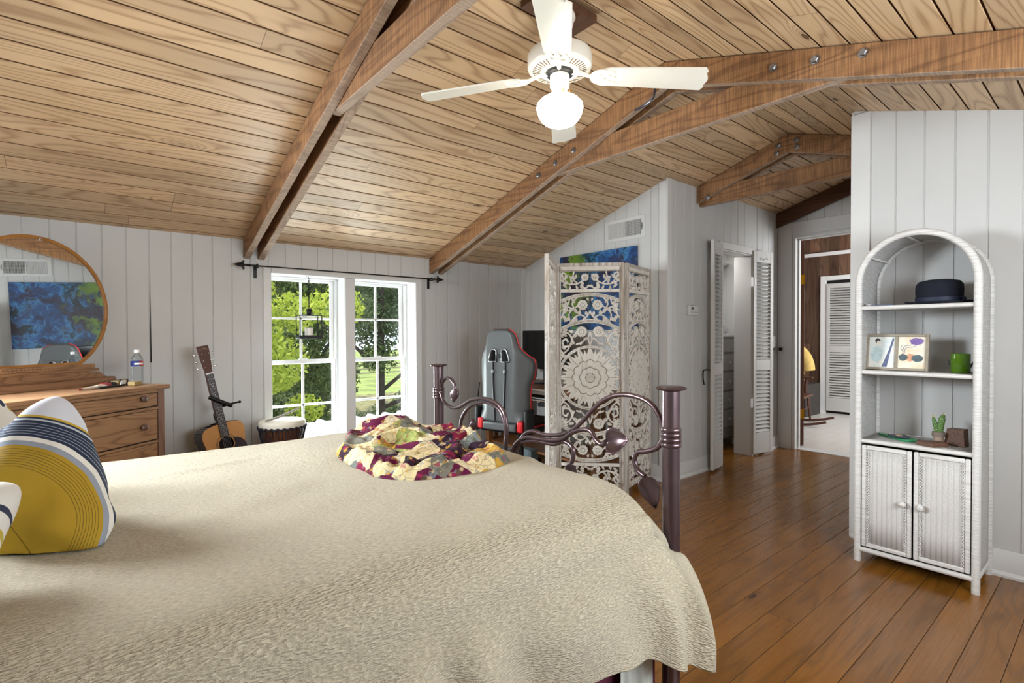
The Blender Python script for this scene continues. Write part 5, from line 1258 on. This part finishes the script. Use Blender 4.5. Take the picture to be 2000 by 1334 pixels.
o = tag(G().bb(3.24, 3.34, .80, .90, 1.362, 1.368).build('magazine', plain('blue_paper', '#42597c', .5, var=.4, vs=30), None), 'thin blue booklet lying on the top shelf left of the hat', 'booklet')
lump('paper_wad', 'whitecloth', 'small white wad at the left end of the top shelf', 'paper', (3.27, .915, 1.369), (.016, .014, .008), 5)
PF = thing('photo_frame', 'grey wooden double photo frame leaning on the middle shelf', 'photo frame', (3.315, .803, 1.0215), math.radians(-90)); PF.rotation_euler = (math.radians(-9), 0, math.radians(-90))
# local x: -.. along -y world, front is -y local = -x world
g = G().bb(-.137, -.124, -.010, .010, 0, .192).bb(.124, .137, -.010, .010, 0, .192).bb(-.1237, .1237, -.0097, .0097, 0, .013).bb(-.1237, .1237, -.0097, .0097, .179, .192).bb(-.007, .007, -.009, .009, .0133, .1787)
g.build('frame', plain('grey_frame_wood', '#958b7b', .55, var=.12, vs=20), PF, bevel=.002)
t = NT('watercolour_paper'); co = t.coord(); n = t.noise(co, 14, 4, .6)
M['pap1'] = t.set(t.mix(t.mr(n, .42, .62), '#e6e6df', '#cdd8da'), .5)
t = NT('watercolour_cream'); co = t.coord(); n = t.noise(co, 12, 4, .6)
M['pap2'] = t.set(t.mix(t.mr(n, .45, .65), '#e6dfcf', '#dcc9a6'), .5)
a_ = G().bb(-.124, -.007, -.002, .002, .013, .179).build('left_print', 'pap1', PF); b2 = G().bb(.007, .124, -.002, .002, .013, .179).build('right_print', 'pap2', PF)
M['ink'] = plain('blue_ink', '#5b6485', .6, var=.3, vs=60); M['ink2'] = plain('dark_teal_wash', '#4c5c62', .6, var=.35, vs=50); M['ink3'] = plain('violet_wash', '#7a62a0', .6, var=.35, vs=90); M['ink4'] = plain('peach_wash', '#d09a78', .6, var=.2, vs=50)
M['robe'] = plain('pale_aqua_wash', '#bfd3d6', .6, var=.15, vs=40); M['hair'] = plain('ink_black', '#2e2c3a', .6)
def flat(poly, y, mat, par, nm): g = G(); g.v = [(x, y, z) for x, z in poly]; g.f = [tuple(range(len(poly)))]; return g.build(nm, mat, par, smooth=0)
def blob(cx, cz, rx, rz, seed, n=28): return [(cx+rx*math.cos(a)*(1+.25*noise.noise(Vector((math.cos(a)*2, math.sin(a)*2, seed)))), cz+rz*math.sin(a)*(1+.25*noise.noise(Vector((math.cos(a)*2, math.sin(a)*2, seed+5))))) for a in [2*pi*i/n for i in range(n)]]
flat([(-.064, .016), (-.040, .016), (-.028, .09), (-.012, .165), (-.018, .176), (-.034, .11), (-.050, .06)], -.0024, 'ink', a_, 'tree_trunk')
flat(blob(-.088, .085, .026, .045, 2), -.0023, 'robe', a_, 'figure'); flat(blob(-.086, .158, .012, .012, 3), -.0026, 'hair', a_, 'figure_hair'); flat(blob(-.083, .150, .007, .008, 4), -.0028, 'pap2', a_, 'figure_face')
flat(blob(.030, .070, .020, .018, 6), -.0024, 'ink2', b2, 'rock'); flat(blob(.090, .066, .024, .018, 7), -.0024, 'ink2', b2, 'rock'); flat(blob(.060, .070, .018, .020, 8), -.0022, 'ink4', b2, 'sand')
flat(blob(.085, .155, .030, .018, 9), -.0024, 'ink3', b2, 'tree_crown')
g = G()
for p in ([(.03, .085), (.028, .11), (.036, .13), (.06, .135), (.075, .15)], [(.034, .085), (.04, .12), (.07, .125), (.09, .14)], [(.03, .10), (.018, .12), (.024, .135)]): g.tube(smooth_path([(x, -.0024, z) for x, z in p], 4), .0011, 5)
g.build('branches', 'ink', b2)
CG = thing('candle_jar', 'green glass candle jar at the right end of the middle shelf', 'candle jar', (3.345, .545, 1.0215))
G().lathe([(.001, .0), (.036, .0), (.0385, .003), (.0385, .094), (.036, .094), (.036, .080)], 36, cap=False).build('jar', plain('green_glass', '#4f7a12', .08, var=.15, vs=20, Coat_Weight=.6), CG, smooth=50)
G().lathe([(.001, .076), (.036, .076)], 24, cap=False).build('wax', plain('green_wax', '#73922a', .5), CG)
o = G().tube([(.024*math.cos(a*1.0)*(1-.02*k), .010*k*.2, .030+.022*math.sin(a)) for k, a in enumerate(np.linspace(0, 14, 60))], .0045, 8).build('black_cable_coil', 'blackp', None); o.location = (3.39, .484, 1.0235); tag(o, 'coiled black cable behind the green candle jar', 'cable')
M['greenp'] = plain('green_plastic', '#2f8f5a', .25)
o = tag(G().prism([(3.297, .775), (3.285, .745), (3.332, .705), (3.372, .72), (3.43, .895), (3.41, .905)], 'Z', .654, .664).build('green_tray', 'greenp', None, bevel=.002), 'angular green plastic tray on the cabinet top', 'tray')
o = thing('coaster', 'dark blue square coaster lying on the green tray', 'coaster', (3.345, .795, .668), .45); G().bb(-.04, .04, -.04, .04, -.003, .006).build('slab', plain('dark_blue_slab', '#1b2536', .3), o, bevel=.002); G().bb(-.018, .014, -.012, .012, .006, .009).build('token', plain('tan_token', '#b59a74', .5, var=.3, vs=90), o)
CT = thing('potted_cactus', 'small green cactus with two arms in a terracotta pot on the cabinet top', 'cactus', (3.345, .628, .6535))
G().lathe([(.001, 0), (.017, 0), (.022, .038), (.025, .038), (.026, .062), (.022, .062), (.001, .056)], 24, cap=False).build('pot', plain('pale_terracotta', '#a58f80', .8, var=.1, vs=40), CT)
G().lathe([(.0262, .040), (.0275, .048), (.027, .062), (.0235, .064)], 24, cap=False).build('pot_band', plain('grey_band', '#7d6f66', .8), CT)
M['cactus'] = plain('cactus_green', '#55793a', .7, var=.2, vs=60, bump=.3, bs=200)
for pts, r in (([(0, -.006, .05), (0, -.008, .09), (-.002, -.014, .13), (0, -.020, .152)], [.011, .014, .014, .006]), ([(0, .006, .05), (0, .010, .08), (0, .016, .11), (0, .022, .134)], [.008, .011, .010, .005])):
    a3 = G().tube(smooth_path(pts, 5), list(np.interp(np.linspace(0, 3, 16), [0, 1, 2, 3], r)), 12).build('arm', 'cactus', CT, smooth=70)
    e = pts[-1]; f = G()
    for k in range(6): f.add(*(lambda m: (m.v, m.f))(leaf_mesh(.014, .004, 5)), Matrix.Translation(e) @ Matrix.Rotation(2*pi*k/6, 4, 'Z') @ Matrix.Rotation(-.9, 4, 'Y'))
    f.build('flower', plain('cream_flower', '#d8cfae', .7), a3, smooth=60)
    sp = G()
    for k in range(18):
        t_ = (k % 9)/9*2.6; q_ = [float(np.interp(t_, [0, 1, 2, 3], [p[i] for p in pts])) for i in range(3)]; an = 2.6+(k//9)*.9+(k % 2)*.4
        sp.ball((q_[0]+.0135*math.cos(an), q_[1]+.0135*math.sin(an), q_[2]), .0016, 6)
    sp.build('spines', 'sash', a3)
o = tag(G().prism([(.0, .0), (.088, .0), (.075, .083), (.004, .088)], 'X', -.022, .022).build('walnut_block', 'walnut', None, bevel=.002), 'upright dark walnut wedge behind the cactus', 'wooden block'); o.location = (3.360, .520, .654)
o.rotation_euler = (0, 0, -.25)
o = tag(G().prism([(.0, .0), (.075, -.05), (.10, -.035), (.11, .0), (.075, .075), (.035, .07)], 'Z', 0, .020).build('walnut_slab', 'walnut', None, bevel=.002), 'flat faceted walnut slab in front of the cactus', 'wooden slab'); o.location = (3.215, .628, .654)

# ================================================================== ceiling fan
FN = thing('ceiling_fan', 'cream four-blade ceiling fan with lit schoolhouse globe hanging from the ridge', 'ceiling fan', (1.69, 1.68, 0))
G().bb(-.17, .17, -.075, .075, 2.665, 2.70).build('mount_block', 'beam_dark', FN, bevel=.003)
G().lathe([(.001, 2.664), (.070, 2.664), (.072, 2.650), (.066, 2.645), (.062, 2.62), (.045, 2.575), (.020, 2.560), (.001, 2.56)], 40, cap=False).build('canopy', 'cream', FN, smooth=40)
G().lathe([(.014, 2.50), (.014, 2.57)], 20).build('downrod', 'cream', FN)
mt_ = G().lathe([(.001, 2.512), (.06, 2.512), (.105, 2.505), (.140, 2.490), (.146, 2.480), (.146, 2.430), (.143, 2.424), (.138, 2.420), (.075, 2.404), (.068, 2.408), (.001, 2.408)], 64, cap=False).build('motor', 'cream', FN, smooth=35)
g = G()
for k in range(44):
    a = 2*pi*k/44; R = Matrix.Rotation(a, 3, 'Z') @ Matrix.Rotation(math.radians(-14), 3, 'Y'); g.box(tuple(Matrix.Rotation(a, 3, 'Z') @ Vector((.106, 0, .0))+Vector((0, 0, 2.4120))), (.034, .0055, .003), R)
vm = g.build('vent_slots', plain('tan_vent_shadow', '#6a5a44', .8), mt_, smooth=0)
G().lathe([(.064, 2.409), (.062, 2.398), (.040, 2.392)], 40, cap=False).build('rotor_plate', 'blackp', FN)
G().lathe([(.044, 2.400), (.044, 2.345), (.041, 2.338), (.030, 2.330), (.030, 2.318)], 40, cap=False).build('switch_housing', 'cream', FN, smooth=40)
G().lathe([(.032, 2.320), (.040, 2.316), (.046, 2.306), (.046, 2.296), (.040, 2.296)], 40, cap=False).build('globe_fitter', 'cream', FN, smooth=40)
t = NT('lit_globe'); t.set('#fff6e6', .3); t.put(t.b.inputs['Emission Color'], (1, .93, .80, 1)); t.b.inputs['Emission Strength'].default_value = 9.0; M['globe'] = t.m
G().lathe([(.040, 2.303), (.060, 2.297), (.088, 2.280), (.104, 2.262), (.106, 2.245), (.100, 2.222), (.088, 2.198), (.072, 2.182), (.045, 2.172), (.034, 2.165), (.018, 2.160), (.001, 2.159)], 48, cap=False).build('globe', 'globe', FN, smooth=80)
def blade_f(X, Y):
    # X along the blade 0 .. .47, Y half width
    w = np.interp(X, [0, .03, .08, .44, .455, .470], [.045, .056, .060, .071, .062, .0]); tip = .470-.018*np.abs(np.cos(Y/.071*pi*1.0))*0-np.where(np.abs(Y) > .045, (np.abs(Y)-.045)*.55, 0)+.006*np.cos(Y/.045*pi)*(np.abs(Y) < .045)
    wd_ = np.interp(X, [0, .02, .05, .10, .47], [.030, .046, .056, .060, .070]); return np.minimum(np.minimum(wd_-np.abs(Y), tip-.006-X), X)
def iron_f(X, Y):
    # ornamental blade iron: shield with scallop openings
    sh = np.minimum(.050*np.sqrt(np.clip(1-((X-.065)/.062)**2, 0, 1))-np.abs(Y), .125-X); y = np.abs(Y)
    h1 = .013-np.hypot((X-.062)*.8, y-.022); sc = np.where(X > .085, (X-.085)-.030*np.cos(Y/.050*pi*1.5)**2*1-.0, -.01)
    return np.minimum(np.minimum(sh, -h1), -sc)
proto = None
for k in range(4):
    a = math.radians(42.5+90*k); bl = bpy.data.objects.new('blade_assembly', None)
    R = Matrix.Rotation(a, 4, 'Z')
    TB = Matrix.Translation((0, 0, 2.352)) @ R @ Matrix.Translation((.178, 0, .028)) @ Matrix.Rotation(math.radians(5.5), 4, 'Y') @ Matrix.Rotation(math.radians(-12), 4, 'X')
    if proto is None:
        b = sdf_mesh('blade', blade_f, 0, .475, -.08, .08, .004, .0035, -.0035, 'cream', FN, plane='XY')
        i_ = sdf_mesh('blade_iron', iron_f, 0, .13, -.055, .055, .0022, -.0035, -.0085, 'cream', FN, plane='XY')
        arm = G().tube(smooth_path([(.055, 0, 2.404), (.085, 0, 2.402), (.12, 0, 2.390), (.165, 0, 2.374), (.20, 0, 2.370)], 6), [.010]*8+[.009]*17, 12).build('blade_arm', 'cream', FN, smooth=70)
        proto = (b, i_, arm)
    else:
        b, i_, arm = [o.copy() for o in proto]
        for o in (b, i_, arm): C.objects.link(o); o.parent = FN
    b.matrix_basis = TB; i_.matrix_basis = TB @ Matrix.Translation((-.045, 0, 0)); arm.matrix_basis = R
    bpy.data.objects.remove(bl)
for x, y, L_ in ((.034, -.03, .10), (-.02, -.042, .03)):
    G().tube([(x, y, 2.335), (x*1.1, y*1.1, 2.335-L_)], .0012, 6).lathe([(.001, -.006), (.004, 0), (.001, .008)], 8, (x*1.1, y*1.1, 2.335-L_), cap=False).build('pull_chain', 'brass', FN)

# spotlight behind the short truss, truss wire
SP = thing('spotlight', 'small white track spotlight mounted behind the short truss over the passage', 'spotlight', (4.75, 1.66, 2.60))
G().lathe([(.03, -.05), (.034, .0), (.034, .05), (.02, .06)], 20, (0, 0, -.02), 'Y').build('lamp_head', 'sash', SP); G().tube([(0, 0, .01), (0, 0, .11)], .018, 12).build('stem', 'sash', SP)
o = G().tube(smooth_path([(2.496, 1.70, 2.66), (2.496, 1.73, 2.60), (2.496, 1.74, 2.55), (2.496, 1.79, 2.527), (2.498, 1.87, 2.520)], 8), .0055, 8).build('electrical_cable', plain('shiny_cable', '#3a3c48', .2, .3), None); tag(o, 'dark cable looping down the middle truss below its peak', 'cable')

# ================================================================== outdoors
t = NT('white_metal_roofing'); M['roofing'] = t.set('#c9ccd0', .45)
g = G(); prof = []
for k in range(26):
    x = -.5+k*.20; prof += [(x, 0), (x+.13, 0), (x+.150, .030), (x+.180, .030)]
V = [(x, D+.30, .262+z) for x, z in prof]+[(x, 5.9, .235+z) for x, z in prof]; n = len(prof)
g.v = V; g.f = [(i, i+1, n+i+1, n+i) for i in range(n-1)]
struct(g.build('trim_porch_roof', 'roofing', None, smooth=0, solid=.004))
struct(G().bb(WX-.3, AX+.3, D+.24, D+.30, -1.0, WZ0-.025).bb(WX-.3, WL0-.025, D+.24, D+.30, WZ0-.025, 2.1).bb(WR1+.025, AX+.3, D+.24, D+.30, WZ0-.025, 2.1).bb(WL0-.025, WR1+.025, D+.24, D+.30, WZ1+.025, 2.1).bb(WL1+.025, WR0-.025, D+.24, D+.30, WZ0-.025, WZ1+.025).build('wall_outer_cladding', 'trim'))
t = NT('lawn'); co = t.coord(); n = t.noise(co, .6, 5, .7)
M['lawn'] = t.set(t.mix(t.mr(n, .4, .6), '#66733a', '#8c9850'), .95)
t = NT('leaf_litter'); co = t.coord(); M['litter'] = t.set(t.mix(t.mr(t.noise(co, 1.2, 6, .8), .4, .6), '#4a4430', '#8a8458'), .95)
g = G().quad((-60, 12, -3), (90, 12, -3), (90, 110, -2.4), (-60, 110, -2.4)); struct(g.build('ground_lawn', 'lawn'))
struct(G().quad((-20, 6, -2.97), (40, 6, -2.97), (40, 33, -2.80), (-20, 33, -2.80)).build('ground_litter', 'litter'))
def leafmat(name, c1, c2, tr=.45):
    t = NT(name); oi = t.n('ShaderNodeNewGeometry').outputs['Random Per Island']
    c = t.mix(oi, c1, c2); d = t.n('ShaderNodeBsdfDiffuse'); t.l(c, d.inputs[0]); tl = t.n('ShaderNodeBsdfTranslucent'); t.l(c, tl.inputs[0])
    m = t.n('ShaderNodeMixShader'); m.inputs[0].default_value = tr; t.l(d.outputs[0], m.inputs[1]); t.l(tl.outputs[0], m.inputs[2]); t.l(m.outputs[0], t.out.inputs[0]); return t.m
M['leaf_yel'] = leafmat('bright_yellow_green_leaves', '#94a63c', '#c8cd68'); M['leaf_mid'] = leafmat('mid_green_leaves', '#5c6c3e', '#8c9a68'); M['leaf_dark'] = leafmat('olive_green_leaves', '#505f42', '#828f6c')
M['bark'] = plain('bark', '#3c342c', .95, var=.3, vs=5)
def crown(n, blobs, size, seed):
    r = np.random.default_rng(seed); k = len(blobs); w_ = np.array([b[3]**2 for b in blobs], float); w_ /= w_.sum()
    which = r.choice(k, n, p=w_); cen = np.array([b[:3] for b in blobs])[which]; rad = np.array([b[3] for b in blobs])[which]
    d = r.normal(size=(n, 3)); d /= np.linalg.norm(d, axis=1)[:, None]; rr = rad*(r.random(n)**.33); p = cen+d*rr[:, None]*np.array([1, 1, .8])
    a = r.normal(size=(n, 3)); a /= np.linalg.norm(a, axis=1)[:, None]; b = np.cross(a, r.normal(size=(n, 3))); b /= np.linalg.norm(b, axis=1)[:, None]
    s = size*(.6+.8*r.random(n))[:, None]
    V = np.stack([p-a*s, p-b*s*.45, p+a*s, p+b*s*.45], 1).reshape(-1, 3); F = np.arange(4*n).reshape(-1, 4)
    return V, F
def tree(label, base, h_tr, blobs, n, size, mat, seed, r_tr=.12, lean=(0, 0), branches=()):
    T = thing('tree', label, 'tree', base, 0, None)
    V, F = crown(n, blobs, size, seed); me = bpy.data.meshes.new('foliage'); me.from_pydata(V.tolist(), [], F.tolist()); me.update(); me.materials.append(M[mat])
    o = bpy.data.objects.new('foliage', me); C.objects.link(o); o.parent = T; o['kind'] = 'stuff'
    g = G().tube(smooth_path([(0, 0, 0), (lean[0]*.3, lean[1]*.3, h_tr*.4), (lean[0], lean[1], h_tr)], 6), list(np.linspace(r_tr, r_tr*.45, 13)), 10)
    g.build('trunk', 'bark', T)
    for (z, dx, dy, dz) in branches: G().tube([(lean[0]*z/h_tr, lean[1]*z/h_tr, z), (dx*.5, dy*.5, z+dz*.6), (dx, dy, z+dz)], [r_tr*.4, r_tr*.28, r_tr*.12], 8).build('branch', 'bark', T)
    return T
rb_ = np.random.default_rng(5)
def blobs_(n, c, s, r): return [(c[0]+s[0]*rb_.normal(), c[1]+s[1]*rb_.normal(), c[2]+s[2]*rb_.normal(), r*(.6+.6*rb_.random())) for _ in range(n)]
tree('bright yellow-green tree close to the left window', (.55, 8.9, -3), 5.0, blobs_(34, (.75, -.6, 4.3), (.85, .7, 1.35), .48), 26000, .042, 'leaf_yel', 1, .10, (.2, 0), [(3, .9, -.3, 1.2), (3.6, -.6, .2, 1.0), (2.4, 1.1, .2, .9)])
tree('mid-green tree between the two windows with a forked trunk', (4.4, 13.5, -3), 5.5, blobs_(30, (-.4, 0, 5.2), (1.5, 1, 1.3), .75), 22000, .06, 'leaf_mid', 2, .16, (.3, 0), [(2.6, -1.2, 0, 1.6), (3.2, 1.2, .2, 1.2)])
tree('olive-green tree seen through the right window with a dark straight trunk', (5.35, 11.2, -3), 6.0, blobs_(40, (.3, .4, 5.4), (1.3, .9, 1.1), .60), 26000, .045, 'leaf_dark', 3, .13, (.05, 0), [(2.9, 1.6, 0, .9), (3.4, -1.2, .3, 1.0), (2.5, 2.2, .2, .5)])
tree('dark tree at the right edge of the right window', (8.2, 12.5, -3), 6.0, blobs_(34, (.2, 0, 5.2), (1.5, 1, 1.5), .8), 20000, .06, 'leaf_dark', 4, .14, (.1, 0), [(2.9, -1.4, 0, 1.0)])
tree('shrubby tree low behind the yellow-green tree', (2.2, 15, -3), 3.2, blobs_(30, (0, 0, 2.6), (1.9, .8, .9), .8), 16000, .075, 'leaf_mid', 5, .12)
for i, (x, y, s, l) in enumerate(((-3, 22, 1.5, 'far tree beyond the yellow-green tree'), (3.5, 24, 1.5, 'far tree filling the gap above the shrubby tree'), (10, 25, 1.5, 'far tree behind the olive-green trees'), (17, 24, 1.5, 'far tree right of the olive-green trees'), (-9, 20, 1.4, 'far tree at the left end of the tree line'))):
    tree(l, (x, y, -3), 6, blobs_(34, (0, 0, 5.8*s*.75), (2.6, 1, 2.0), 1.5), 14000, .14, 'leaf_mid' if i % 2 else 'leaf_dark', 10+i, .25)
for i, (x, y, sx_, l) in enumerate(((6.5, 17, 1.6, 'low dark shrub under the olive-green tree'), (9.8, 19, 1.7, 'low dark shrub right of the straight trunk'), (3.2, 18, 1.5, 'low dark shrub left of the straight trunk'))):
    T = thing('shrub', l, 'shrub', (x, y, -3)); V, F = crown(9000, blobs_(16, (0, 0, .7), (sx_*.8, .5, .35), .6), .06, 40+i)
    me = bpy.data.meshes.new('foliage'); me.from_pydata(V.tolist(), [], F.tolist()); me.update(); me.materials.append(M['leaf_dark']); o = bpy.data.objects.new('foliage', me); C.objects.link(o); o.parent = T; o['kind'] = 'stuff'
    G().tube([(0, 0, 0), (.05, 0, .5), (.1, 0, 1.0)], [.06, .05, .02], 8).build('stem', 'bark', T)
FE = thing('rail_fence', 'pale wooden rail fence at the far side of the lawn', 'fence', (22, 46, -2.8))
for k in range(12): G().bb(-12+2.4*k, -11.85+2.4*k, -.07, .07, 0, 1.35).build('post', plain('fence_wood', '#a79c84', .9) if k == 0 else bpy.data.materials['fence_wood'], FE)
for z in (.35, .75, 1.15): G().bb(-12, 14.5, -.03, .03, z, z+.13).build('rail', bpy.data.materials['fence_wood'], FE)
for o in bpy.context.scene.objects:
    c = o.get('category')
    if c and 'group' not in o:
        g_ = {'roof truss': 'roof trusses under the ceiling', 'pillow': 'pillows at the head of the bed', 'tree': 'trees outside the windows', 'shrub': 'low shrubs outside the windows'}.get(c)
        if g_: o['group'] = g_
bpy.context.view_layer.update()
